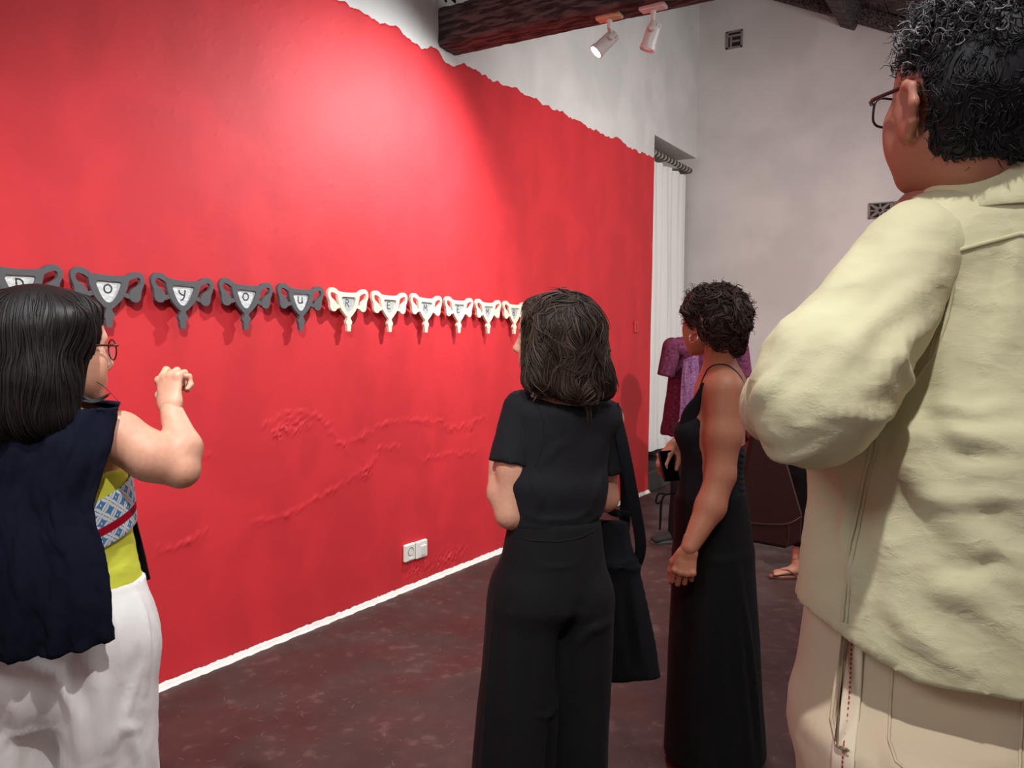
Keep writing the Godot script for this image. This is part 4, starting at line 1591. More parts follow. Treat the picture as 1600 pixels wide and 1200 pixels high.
func glasses(o: Node3D, c: Vector3, b: Basis, k: float, w: float, square: bool, m: Material) -> void:
	var t := Node3D.new()
	t.name = "glasses"
	o.add_child(t, true)
	var frame_geo := Geo.new()
	var lens := Geo.new()
	for s in [-1.0, 1.0]:
		var rim := []
		var rr := []
		for n in 25:
			var a := TAU * n / 24.0
			var q := Vector2(cos(a), sin(a))
			if square:
				q = Vector2(signf(q.x) * pow(absf(q.x), 0.55), signf(q.y) * pow(absf(q.y), 0.6))
			var p: Vector3 = c + b * (Vector3(s * 0.034 * w + q.x * 0.026, -0.002 + q.y * (0.019 if square else 0.022), 0.108 - 0.012 * absf(s * 0.034 + q.x * 0.026) / 0.06) * k)
			rim.append(p)
			rr.append(0.0017 * k)
		curve_tube(frame_geo, rim, rr, 2, 6)
		var mid := lens.vert(c + b * (Vector3(s * 0.034 * w, -0.002, 0.104) * k))
		for n in 25:
			lens.vert(rim[n])
		for n in 24:
			lens.i.append_array([mid, mid + 1 + n, mid + 2 + n])
		curve_tube(frame_geo, [c + b * (Vector3(s * 0.06 * w, 0.008, 0.1) * k), c + b * (Vector3(s * 0.074 * w, 0.009, 0.075) * k), c + b * (Vector3(s * 0.08 * w, 0.012, 0.02) * k), c + b * (Vector3(s * 0.082 * w, 0.014, -0.008) * k), c + b * (Vector3(s * 0.08 * w, -0.002, -0.03) * k)], [0.0028 * k, 0.0026 * k, 0.0024 * k, 0.0022 * k, 0.0018 * k], 5, 6)
	curve_tube(frame_geo, [c + b * (Vector3(-0.009, 0.004, 0.108) * k), c + b * (Vector3(0, 0.007, 0.111) * k), c + b * (Vector3(0.009, 0.004, 0.108) * k)], [0.0016 * k, 0.0016 * k, 0.0016 * k], 4, 6)
	put("frame", frame_geo, m, t)
	put("lenses", lens, M.lens_glass, t)


# a hanging panel of cloth between two edges, bulging towards a side
func panel(left: Array, right: Array, bulge: Vector3, thick: float, folds: float, seed_: int, nu := 40, nw := 40) -> Geo:
	var g := Geo.new()
	var n := noise(seed_, 3.0, 3)
	var pick := func(e: Array, t: float) -> Vector3:
		var x := t * (e.size() - 1)
		var k := mini(int(x), e.size() - 2)
		return e[k].cubic_interpolate(e[k + 1], e[maxi(k - 1, 0)], e[mini(k + 2, e.size() - 1)], x - k)
	var f := func(u: float, w: float) -> Vector3:
		var p: Vector3 = pick.call(left, w).lerp(pick.call(right, w), u)
		var h: float = sin(PI * u)
		return p + bulge * pow(h, 0.7) + bulge.normalized() * folds * (n.get_noise_3d(u * 2.2, w * 0.7, 0.0) + 0.35 * n.get_noise_3d(u * 5.0, w * 3.0, 7.0))
	g.sheet(f, nu, nw, thick)
	return g


func woman_in_vest() -> void:
	var o := thing("person", "person with dark shoulder-length hair, navy sleeveless vest and white trousers, raising one hand", "person", Vector3(-1.703, 0, -0.922))
	var c := Vector3(0.01312, 1.461, -0.003743)
	var b := frame(36.0, 2.0)
	var side := frame(-12.0).x
	var fwd := facing(-12.0)
	var skin := Geo.new()
	head_field(c, b, 0.98, false, 0.99).mesh(0.0035, skin)
	var f := Field.new()
	f.soft = 0.04
	f.b(c + b * Vector3(0, -0.06, -0.03), Vector3(-0.01816, 1.316, -0.009649), 0.047, 0.05)
	f.b(Vector3(-0.1498, 1.282, 0.06314), Vector3(0.1101, 1.285, -0.07586), 0.045, 0.045)
	f.e(Vector3(-0.03639, 1.266, -0.01845), Vector3(-0.02637, 0.9368, -0.01377), side, Vector2(0.13, 0.09), Vector2(0.14, 0.095))
	f.chain([Vector3(0.1115, 1.28, -0.07633), Vector3(0.1607, 1.24, -0.1162), Vector3(0.1981, 1.209, -0.161)], [0.05, 0.047, 0.038], 0.03)
	f.chain([Vector3(0.1981, 1.209, -0.161), Vector3(0.1878, 1.254, -0.1754), Vector3(0.1316, 1.329, -0.1869)], [0.037, 0.038, 0.0245], 0.012)
	f.chain([Vector3(-0.1768, 1.272, 0.05714), Vector3(-0.2274, 1.053, 0.08024), Vector3(-0.3437, 0.8768, -0.02398)], [0.046, 0.038, 0.026], 0.03)
	f.chain([Vector3(-0.08048, 0.8951, 0.02292), Vector3(-0.08624, 0.4571, 0.05674), Vector3(-0.07458, 0.01942, 0.07967)], [0.08, 0.055, 0.04])
	f.chain([Vector3(0.03565, 0.8965, -0.04975), Vector3(0.09958, 0.4594, -0.05953), Vector3(0.1263, 0.02189, -0.04605)], [0.08, 0.055, 0.04])
	f.mesh(0.009, skin)
	hand(skin, Vector3(0.1303, 1.332, -0.1862), Vector3(0.08557, 1.443, -0.2132) - Vector3(0.1303, 1.332, -0.1862), facing(-160.0) + Vector3(0, 0.1, 0), facing(-90.0), [[35, 75, 50], [55, 80, 50], [66, 85, 50], [76, 90, 55]], [Vector3(0.8, 0.6, 0.35), Vector3(0.9, 0.2, 0.5), Vector3(0.7, -0.25, 0.7)], 0.94)
	hand(skin, Vector3(-0.3437, 0.8768, -0.02398), Vector3(-0.4214, 0.7971, -0.08802) - Vector3(-0.3437, 0.8768, -0.02398), Vector3.UP, facing(90.0), [[20, 25, 20], [22, 25, 20], [25, 25, 20], [28, 25, 20]], [Vector3(0.8, 0.6, 0.2), Vector3(0.9, 0.3, 0.2), Vector3(1, 0.1, 0.2)], 0.94)
	put("body", skin, M.skin_light, o)
	face_parts(o, c, b, 0.98, 0.99, M.hair_black, M.lip)
	glasses(o, c, b, 0.99, 0.98, false, M.frame_brown)
	# hair
	var h := Field.new()
	h.soft = 0.05
	h.ball(c + b * Vector3(0, 0.036, -0.022), Vector3(0.086, 0.092, 0.108), b.x)
	h.b(Vector3(0.03962, 1.497, 0.04805), Vector3(0.05222, 1.358, 0.06159), 0.085, 0.06)
	h.b(Vector3(-0.0009656, 1.484, 0.07432), Vector3(0.0146, 1.358, 0.08513), 0.075, 0.06)
	h.b(Vector3(0.0663, 1.397, 0.06193), Vector3(0.05279, 1.334, 0.07473), 0.06, 0.042)
	h.b(Vector3(0.05737, 1.395, 0.03219), Vector3(0.08894, 1.327, 0.0408), 0.032, 0.026)
	h.b(Vector3(-0.06322, 1.419, 0.09409), Vector3(-0.05137, 1.342, 0.09202), 0.06, 0.045)
	h.ball(c + b * Vector3(0, 0.085, 0.035), Vector3(0.066, 0.03, 0.055), b.x, 0.03)
	h.b(c + b * Vector3(-0.07, 0.05, 0.02), c + b * Vector3(-0.085, -0.09, -0.02), 0.026, 0.036)
	h.b(Vector3(0.1231, 1.526, 0.01752), Vector3(0.1125, 1.492, 0.01472), 0.022, 0.018)
	var g := Geo.new()
	h.mesh(0.007, g, Color(0.009, 0.007, 0.007))
	var base := Geo.new()
	h.mesh(0.02, base)
	locks(g, h, base, 1300, 0.16, 9, 0.0022, Vector3.DOWN, 0.28, 9.0, 0.003, [Color(0.008, 0.006, 0.006), Color(0.014, 0.011, 0.01), Color(0.022, 0.016, 0.014)])
	for w in [[Vector3(0.07191, 1.407, -0.001349), Vector3(0.09168, 1.38, 1.731e-05), Vector3(0.1101, 1.361, -0.02203), Vector3(0.1309, 1.376, -0.04786)], [Vector3(0.07022, 1.394, 0.0006006), Vector3(0.09438, 1.367, -0.0007843), Vector3(0.1135, 1.358, -0.02399), Vector3(0.1277, 1.371, -0.04555)], [Vector3(0.07819, 1.446, -0.01976), Vector3(0.07354, 1.409, -0.0379), Vector3(0.093, 1.384, -0.06021), Vector3(0.1226, 1.35, -0.07633)], [Vector3(0.07574, 1.395, 0.008925), Vector3(0.09331, 1.367, 0.01165), Vector3(0.1056, 1.359, -0.007293)]]:
		curve_tube(g, w, [0.005, 0.006, 0.005, 0.0012] if w[0].y < 1.418 else [0.001, 0.001, 0.0009, 0.0006], 6, 5, 0.6, Vector3.UP, Color(0.01, 0.008, 0.008))
	put("hair", g, M.hair, o)
	# lime top, printed sash, dark front panel, navy back panel
	var t := Field.new()
	t.soft = 0.05
	t.e(Vector3(-0.04644, 1.265, -0.02388), Vector3(-0.03634, 1.128, -0.02076), side, Vector2(0.135, 0.1), Vector2(0.138, 0.105))
	t.e(Vector3(-0.03634, 1.128, -0.02076), Vector3(-0.02129, 0.9259, -0.0162), side, Vector2(0.138, 0.105), Vector2(0.172, 0.12))
	t.planes.append([Vector3.UP, Vector3(0.07723, 1.205, -0.07343).y])
	var folds := []
	for k in 4:
		folds.append([[Vector3(0.1127, 0.9902, -0.03348) - Vector3(0, k * 0.016, 0), Vector3(0.1271, 1.001, -0.06686) - Vector3(0, k * 0.015, 0), Vector3(0.1261, 1.018, -0.1146) - Vector3(0, k * 0.016, 0)], 0.012, 0.005])
	put("lime_top", garment(t, 0.008, folds, 0.002, Vector3(12, 22, 12), 5), M.lime, o)
	g = Geo.new()
	var ring := func(u: float, w: float) -> Vector3:
		var a := u * TAU
		var q: Vector3 = Vector3(-0.03249, 1.09, -0.02053) + (side * sin(a) * 0.16 + fwd * cos(a) * 0.12)
		q.y += lerpf(-0.05, 0.05, w) + 0.045 * sin(a) + 0.025 * cos(a)
		var p := t.onto(q, 0.006)
		p.y = q.y
		return p
	g.sheet(ring, 64, 8, 0.004)
	put("printed_sash", g, M.sash, o)
	g = panel([Vector3(-0.2106, 1.328, 0.02712), Vector3(-0.3145, 1.145, 0.01017), Vector3(-0.3749, 0.9275, 0.01564), Vector3(-0.3753, 0.7781, 0.02619)], [Vector3(0.06929, 1.335, -0.101), Vector3(0.006316, 1.206, -0.1473), Vector3(0.03489, 1.099, -0.1577), Vector3(0.0521, 0.9428, -0.1813)], fwd * 0.06, 0.005, 0.01, 8, 24, 24)
	put("front_panel", g, M.black_cloth, o)
	g = panel([Vector3(-0.1038, 1.354, 0.07669), Vector3(-0.0998, 1.238, 0.1294), Vector3(-0.08134, 1.08, 0.176), Vector3(-0.09492, 0.8852, 0.198)], [Vector3(0.1463, 1.352, -0.05578), Vector3(0.1673, 1.269, -0.02189), Vector3(0.1624, 1.157, 0.00664), Vector3(0.2094, 1.074, 0.0184), Vector3(0.2415, 0.9839, 0.02819), Vector3(0.2476, 0.9091, 0.02953)], facing(175.0) * 0.07 + Vector3(0, -0.012, 0), 0.006, 0.02, 17, 60, 60)
	var vest := put("vest", g, M.navy, o)
	g = panel([Vector3(-0.1468, 1.35, 0.05656), Vector3(-0.1703, 1.34, 0.04832), Vector3(-0.2106, 1.328, 0.02712)], [Vector3(0.1463, 1.352, -0.05578), Vector3(0.1108, 1.352, -0.08093), Vector3(0.06929, 1.335, -0.101)], Vector3(0, 0.008, 0), 0.006, 0.0, 17, 30, 8)
	put("shoulder_panel", g, M.navy, vest)
	# wide white trousers
	var p := Field.new()
	p.soft = 0.05
	p.e(Vector3(-0.02471, 0.9532, -0.01595), Vector3(-0.009784, 0.8313, -0.005046), side, Vector2(0.172, 0.125), Vector2(0.2, 0.15))
	p.e(Vector3(0.07036, 0.8422, -0.06769), Vector3(0.1112, -0.01167, -0.05792), side, Vector2(0.095, 0.14), Vector2(0.085, 0.11), 0.03)
	p.e(Vector3(-0.09809, 0.8438, 0.04927), Vector3(-0.08998, -0.005671, 0.07921), side, Vector2(0.118, 0.14), Vector2(0.11, 0.12), 0.03)
	p.planes.append([Vector3.UP, Vector3(0.1315, 0.9688, -0.1147).y])
	p.planes.append([Vector3.DOWN, -0.03])
	folds = [[[Vector3(0.1508, 0.9452, -0.1014), Vector3(0.1873, 0.8583, -0.09464), Vector3(0.1893, 0.7514, -0.08851)], 0.02, 0.012], [[Vector3(0.1819, 0.8649, 0.05003), Vector3(0.2165, 0.7908, 0.03352), Vector3(0.2139, 0.6436, 0.02169)], 0.03, 0.012], [[Vector3(0.08748, 0.8514, 0.11), Vector3(0.1359, 0.8271, 0.08137), Vector3(0.1565, 0.7436, 0.05067), Vector3(0.1574, 0.6325, 0.03412)], 0.025, 0.014], [[Vector3(0.06688, 0.8387, 0.1237), Vector3(0.07563, 0.7518, 0.1242), Vector3(0.06689, 0.5789, 0.118)], 0.02, 0.008], [[Vector3(0.1988, 0.7997, -0.07415), Vector3(0.2404, 0.7227, -0.02394), Vector3(0.2123, 0.6017, -0.06893)], 0.018, 0.008], [[Vector3(0.2236, 0.6689, 0.0139), Vector3(0.2594, 0.7071, -0.01115), Vector3(0.2148, 0.681, -0.07593)], 0.014, 0.006], [[Vector3(0.1155, 0.6777, 0.1044), Vector3(0.07283, 0.6896, 0.1303), Vector3(0.02109, 0.6642, 0.1644)], 0.014, 0.006]]
	put("trousers", garment(p, 0.01, folds, 0.006, Vector3(9, 4, 9), 6), M.white_linen, o)
	for s in [Vector3(-0.08414, -0.005598, 0.07555), Vector3(0.1112, -0.01167, -0.05792)]:
		shoe(o, Vector3(s.x, 0, s.z), facing(20.0), M.black_leather, 0.24)


func woman_long_hair() -> void:
	var o := thing("person", "person with long wavy brown hair in a black short-sleeved top and black wide trousers", "person", Vector3(-1.093, 0, -1.986))
	var c := Vector3(-0.02257, 1.501, -0.01008)
	var b := frame(-72.0, 0.0)
	var side := frame(-25.0).x
	var skin := Geo.new()
	head_field(c, b, 0.97, false, 0.98).mesh(0.0035, skin)
	var f := Field.new()
	f.soft = 0.04
	f.b(c + b * Vector3(0, -0.06, -0.03), Vector3(0.0005247, 1.331, -0.03643), 0.047, 0.052)
	f.b(Vector3(-0.08711, 1.286, 0.04503), Vector3(0.08915, 1.264, -0.1462), 0.045, 0.045)
	f.e(Vector3(-0.00441, 1.258, -0.04009), Vector3(-0.008417, 0.8942, -0.01251), side, Vector2(0.14, 0.085), Vector2(0.12, 0.09))
	f.chain([Vector3(-0.08863, 1.286, 0.04598), Vector3(-0.08732, 1.137, 0.07909), Vector3(-0.08746, 1.009, 0.0998)], [0.047, 0.046, 0.041], 0.03)
	f.chain([Vector3(-0.08746, 1.009, 0.0998), Vector3(-0.1253, 1.062, 0.08442), Vector3(-0.1676, 1.15, 0.03391)], [0.04, 0.041, 0.03], 0.012)
	f.chain([Vector3(0.07723, 1.257, -0.1501), Vector3(0.06905, 1.027, -0.1764), Vector3(-0.03933, 1.071, -0.277)], [0.042, 0.036, 0.026], 0.03)
	f.chain([Vector3(-0.06873, 0.8208, 0.03025), Vector3(-0.09134, 0.4209, 0.07198), Vector3(-0.08383, 0.03947, 0.09361)], [0.08, 0.055, 0.04])
	f.chain([Vector3(0.04562, 0.8164, -0.06453), Vector3(0.04926, 0.4134, -0.03899), Vector3(0.05708, 0.02242, -0.0287)], [0.08, 0.055, 0.04])
	f.mesh(0.009, skin)
	hand(skin, Vector3(-0.1676, 1.15, 0.03391), Vector3(-0.1936, 1.252, -0.07505) - Vector3(-0.1676, 1.15, 0.03391), facing(-120.0), Vector3.UP, [[25, 35, 25], [28, 35, 25], [30, 35, 25], [34, 35, 25]], [Vector3(0.8, 0.6, 0.2), Vector3(0.9, 0.3, 0.2), Vector3(1, 0.1, 0.2)], 0.93)
	hand(skin, Vector3(-0.03933, 1.071, -0.277), Vector3(-0.1433, 1.102, -0.3087) - Vector3(-0.03933, 1.071, -0.277), facing(60.0), Vector3.UP, [[25, 35, 25], [28, 35, 25], [30, 35, 25], [34, 35, 25]], [Vector3(0.8, 0.6, 0.2), Vector3(0.9, 0.3, 0.2), Vector3(1, 0.1, 0.2)], 0.93)
	put("body", skin, M.skin_light, o)
	face_parts(o, c, b, 0.97, 0.98, M.hair_brown_plain, M.lip)
	var h := Field.new()
	h.soft = 0.045
	h.ball(c + b * Vector3(0, 0.036, -0.03), Vector3(0.088, 0.092, 0.104), b.x)
	h.b(Vector3(0.004531, 1.532, 0.05351), Vector3(-0.01057, 1.393, 0.07256), 0.066, 0.046)
	h.ball(c + b * Vector3(0, 0.085, 0.03), Vector3(0.064, 0.028, 0.05), b.x, 0.03)
	h.b(c + b * Vector3(0.07, 0.05, 0.01), c + b * Vector3(0.085, -0.09, -0.03), 0.026, 0.036)
	h.b(Vector3(0.05581, 1.511, 0.03469), Vector3(0.05839, 1.373, 0.04263), 0.07, 0.042)
	h.b(Vector3(0.05511, 1.503, -0.02336), Vector3(0.08528, 1.388, -0.04608), 0.07, 0.05)
	h.b(Vector3(0.09597, 1.388, -0.06455), Vector3(0.1157, 1.355, -0.08645), 0.03, 0.018)
	h.b(Vector3(0.08335, 1.373, 0.02701), Vector3(0.1069, 1.336, 0.0149), 0.024, 0.014)
	var g := Geo.new()
	h.mesh(0.007, g, Color(0.016, 0.01, 0.008))
	var base := Geo.new()
	h.mesh(0.02, base)
	var tones := [Color(0.032, 0.02, 0.015), Color(0.06, 0.038, 0.028), Color(0.12, 0.078, 0.056)]
	locks(g, h, base, 1500, 0.2, 12, 0.0026, Vector3.DOWN, 0.75, 8.0, 0.009, tones)
	locks(g, h, base, 1400, 0.13, 9, 0.0015, Vector3.DOWN, 0.9, 11.0, 0.014, tones)
	for k in 26:
		var t := rng.randf()
		var s: Vector3 = Vector3(-0.01957, 1.376, 0.09117).lerp(Vector3(0.1247, 1.375, -0.04619), t)
		var d: Vector3 = s + Vector3(rng.randf_range(-0.02, 0.02), rng.randf_range(-0.07, -0.03), rng.randf_range(-0.02, 0.02))
		curve_tube(g, [s, s.lerp(d, 0.5) + side * rng.randf_range(-0.012, 0.012), d], [0.005, 0.004, 0.0008], 5, 4, 0.6, Vector3.UP, tones[rng.randi() % 3])
	for k in 9:
		var s: Vector3 = Vector3(0.09852, 1.365, 0.02989) + side * rng.randf_range(-0.014, 0.012)
		curve_tube(g, [s, Vector3(0.1049, 1.313, 0.01773) + side * rng.randf_range(-0.008, 0.008), Vector3(0.1044, 1.247, -0.001026) + side * rng.randf_range(-0.012, 0.004) + Vector3(0, rng.randf() * 0.05, 0)], [0.006, 0.004, 0.0006], 5, 4, 0.6, Vector3.UP, tones[k % 3])
	for k in 16:
		var s: Vector3 = Vector3(0.1035, 1.424, -0.05992) + side * rng.randf_range(-0.01, 0.02)
		curve_tube(g, [s, Vector3(0.1231, 1.385, -0.06952) + side * rng.randf_range(-0.008, 0.008), Vector3(0.1365, 1.36, -0.08794) + Vector3(0, rng.randf_range(-0.015, 0.02), 0)], [0.005, 0.004, 0.0008], 5, 4, 0.6, Vector3.UP, Color(0.09, 0.052, 0.027))
	put("hair", g, M.hair, o)
	# black top
	var t := Field.new()
	t.soft = 0.05
	t.e(Vector3(-0.001689, 1.267, -0.04242), Vector3(-0.01258, 1.076, -0.02244), side, Vector2(0.155, 0.1), Vector2(0.148, 0.105), 0.05, 0.55)
	t.e(Vector3(-0.01258, 1.076, -0.02244), Vector3(-0.01117, 0.9632, -0.01555), side, Vector2(0.148, 0.105), Vector2(0.138, 0.112), 0.05, 0.3)
	t.b(Vector3(-0.08158, 1.286, 0.02982), Vector3(0.08109, 1.269, -0.1416), 0.05, 0.05)
	t.planes.append([Vector3(0, -1, 0) + side * 0.08, -Vector3(0.04483, 0.9767, 0.07846).y + side.dot(Vector3(0.04483, 0.9767, 0.07846)) * 0.08])
	var neck := t.ball(Vector3(0.01525, 1.354, -0.0236), Vector3(0.085, 0.05, 0.075), side, 0.01)
	neck.cut = true
	var folds := [[[Vector3(0.005345, 1.156, 0.09075), Vector3(0.03886, 1.2, 0.06679), Vector3(0.06754, 1.217, 0.04765)], 0.022, 0.004], [[Vector3(-0.04234, 1.026, 0.1295), Vector3(0.01722, 1.006, 0.0937), Vector3(0.09064, 1.007, 0.04776), Vector3(0.137, 1.024, -0.006015)], 0.014, 0.005], [[Vector3(-0.009427, 1.121, 0.1024), Vector3(0.007328, 1.07, 0.09548), Vector3(-0.004941, 1.009, 0.1073)], 0.02, 0.005], [[Vector3(0.132, 1.137, -0.08157), Vector3(0.1168, 1.088, -0.03323), Vector3(0.1251, 1.024, 0.001402)], 0.02, 0.006]]
	var top := put("top", garment(t, 0.008, folds, 0.0022, Vector3(7, 7, 7), 15), M.black_top, o)
	for s in [[Vector3(-0.08428, 1.292, 0.04288), Vector3(-0.09364, 1.144, 0.08255), 0.056, 0.069], [Vector3(0.08016, 1.263, -0.1524), Vector3(0.08254, 1.106, -0.1666), 0.052, 0.056]]:
		var sl := Field.new()
		sl.soft = 0.03
		var d: Vector3 = (s[1] - s[0]).normalized()
		sl.b(s[0] + Vector3(0, 0.004, 0), s[1] + d * 0.05, s[2], s[3])
		var cut := d + Vector3(0, 0.0, 0)
		sl.planes.append([cut, cut.dot(s[1])])
		put("sleeve", garment(sl, 0.007, [], 0.003, Vector3(14, 9, 14), 18), M.black_top, top)
	g = Geo.new()
	seam(g, t, [Vector3(-0.02019, 1.322, 0.07162), Vector3(0.006732, 1.269, 0.08211), Vector3(0.005088, 1.199, 0.08792), Vector3(-0.01619, 1.148, 0.08116)], 0.0022, 0.0005)
	put("armhole_seam", g, M.black_top, top)
	# wide trousers
	var p := Field.new()
	p.soft = 0.05
	p.e(Vector3(-0.009919, 0.9705, -0.01683), Vector3(-0.008787, 0.7489, -0.002246), side, Vector2(0.137, 0.113), Vector2(0.172, 0.14), 0.05, 0.4)
	p.e(Vector3(-0.06461, 0.7695, 0.04303), Vector3(-0.07486, 0.02608, 0.1244), side, Vector2(0.105, 0.13), Vector2(0.115, 0.135), 0.03)
	p.e(Vector3(0.04471, 0.7615, -0.06016), Vector3(0.0584, -0.01068, -0.02724), side, Vector2(0.092, 0.13), Vector2(0.072, 0.12), 0.025)
	p.planes.append([Vector3.DOWN, -0.02])
	folds = [[[Vector3(0.112, 0.7714, 0.06247), Vector3(0.09875, 0.6717, 0.08944), Vector3(0.07977, 0.5429, 0.08657)], 0.03, -0.016], [[Vector3(0.1615, 0.7206, -0.03581), Vector3(0.1393, 0.708, 0.03798), Vector3(0.1018, 0.6594, 0.07655)], 0.022, 0.009], [[Vector3(-0.0408, 0.7523, 0.1593), Vector3(-0.03906, 0.55, 0.184), Vector3(-0.03243, 0.2643, 0.2113)], 0.03, 0.01], [[Vector3(0.0259, 0.4908, 0.1474), Vector3(0.06276, 0.4792, 0.1252), Vector3(0.1109, 0.5, 0.0701)], 0.013, 0.006], [[Vector3(-0.117, 0.7763, 0.1698), Vector3(-0.1082, 0.5405, 0.2042), Vector3(-0.1067, 0.2464, 0.2236)], 0.022, 0.012], [[Vector3(0.02472, 0.8851, 0.121), Vector3(0.06858, 0.8805, 0.09388), Vector3(0.1072, 0.8919, 0.05716)], 0.01, 0.003], [[Vector3(0.003485, 0.6877, 0.1479), Vector3(0.00941, 0.4866, 0.1699), Vector3(0.01601, 0.2705, 0.1925)], 0.025, -0.008], [[Vector3(0.05679, 0.4561, 0.1069), Vector3(0.05869, 0.335, 0.1141), Vector3(0.06265, 0.162, 0.1235)], 0.025, -0.02]]
	var trousers := put("trousers", garment(p, 0.009, folds, 0.003, Vector3(7, 3, 7), 16), M.black_trouser, o)
	g = Geo.new()
	seam(g, p, [Vector3(-0.08274, 0.95, 0.1128), Vector3(-0.009936, 0.9501, 0.1145), Vector3(0.04894, 0.9473, 0.07792), Vector3(0.1073, 0.9567, 0.04078), Vector3(0.1333, 0.9703, -0.02366)], 0.0025)
	put("waist_seam", g, M.black_trouser, trousers)
	for s in [Vector3(-0.06462, 0.03901, 0.1407), Vector3(0.0584, -0.01068, -0.02724)]:
		shoe(o, Vector3(s.x, 0, s.z), facing(-25.0), M.black_leather, 0.24)
	# the bag on her shoulder
	o = thing("tote_bag", "large soft black tote bag hanging from the long-haired woman's right shoulder", "tote bag", Vector3(-1.093, 0, -1.986))
	var bg := Field.new()
	bg.soft = 0.03
	var bs := frame(20.0).x
	bg.e(Vector3(0.06296, 0.9481, -0.2144), Vector3(0.06793, 0.8234, -0.2089), bs, Vector2(0.06, 0.012), Vector2(0.085, 0.035), 0.03, 0.1)
	bg.e(Vector3(0.06793, 0.8234, -0.2089), Vector3(0.1223, 0.4825, -0.2193), bs, Vector2(0.085, 0.035), Vector2(0.112, 0.03), 0.03, 0.12)
	folds = [[[Vector3(0.1597, 0.8871, -0.247), Vector3(0.184, 0.7383, -0.2401), Vector3(0.2092, 0.5111, -0.2402)], 0.014, 0.006], [[Vector3(0.1058, 0.9103, -0.1913), Vector3(0.1293, 0.7218, -0.193), Vector3(0.1609, 0.5335, -0.1997)], 0.025, -0.01], [[Vector3(0.1393, 0.8729, -0.2097), Vector3(0.1628, 0.6845, -0.2114), Vector3(0.1904, 0.515, -0.2169)], 0.02, 0.008]]
	put("bag_body", garment(bg, 0.007, folds, 0.004, Vector3(10, 4, 10), 19), M.black_canvas, o)
	for s in [[[Vector3(0.1086, 1.305, -0.1376), Vector3(0.1427, 1.205, -0.1284), Vector3(0.1614, 1.074, -0.1547), Vector3(0.1642, 0.8921, -0.2265), Vector3(0.1293, 0.7994, -0.2692)], 0.017], [[Vector3(0.1, 1.307, -0.156), Vector3(0.08998, 1.169, -0.2465), Vector3(0.09702, 1.031, -0.265), Vector3(0.1008, 0.9174, -0.2477), Vector3(0.09817, 0.8596, -0.2421)], 0.017], [[Vector3(0.0493, 0.9919, -0.2325), Vector3(0.06858, 0.9738, -0.2374), Vector3(0.1153, 0.9639, -0.26)], 0.012]]:
		g = Geo.new()
		var rr := []
		for q in s[0]:
			rr.append(s[1])
		curve_tube(g, s[0], rr, 8, 10, 0.2, facing(180.0))
		put("strap" if s[1] > 0.015 else "opening_edge", g, M.black_canvas, o)


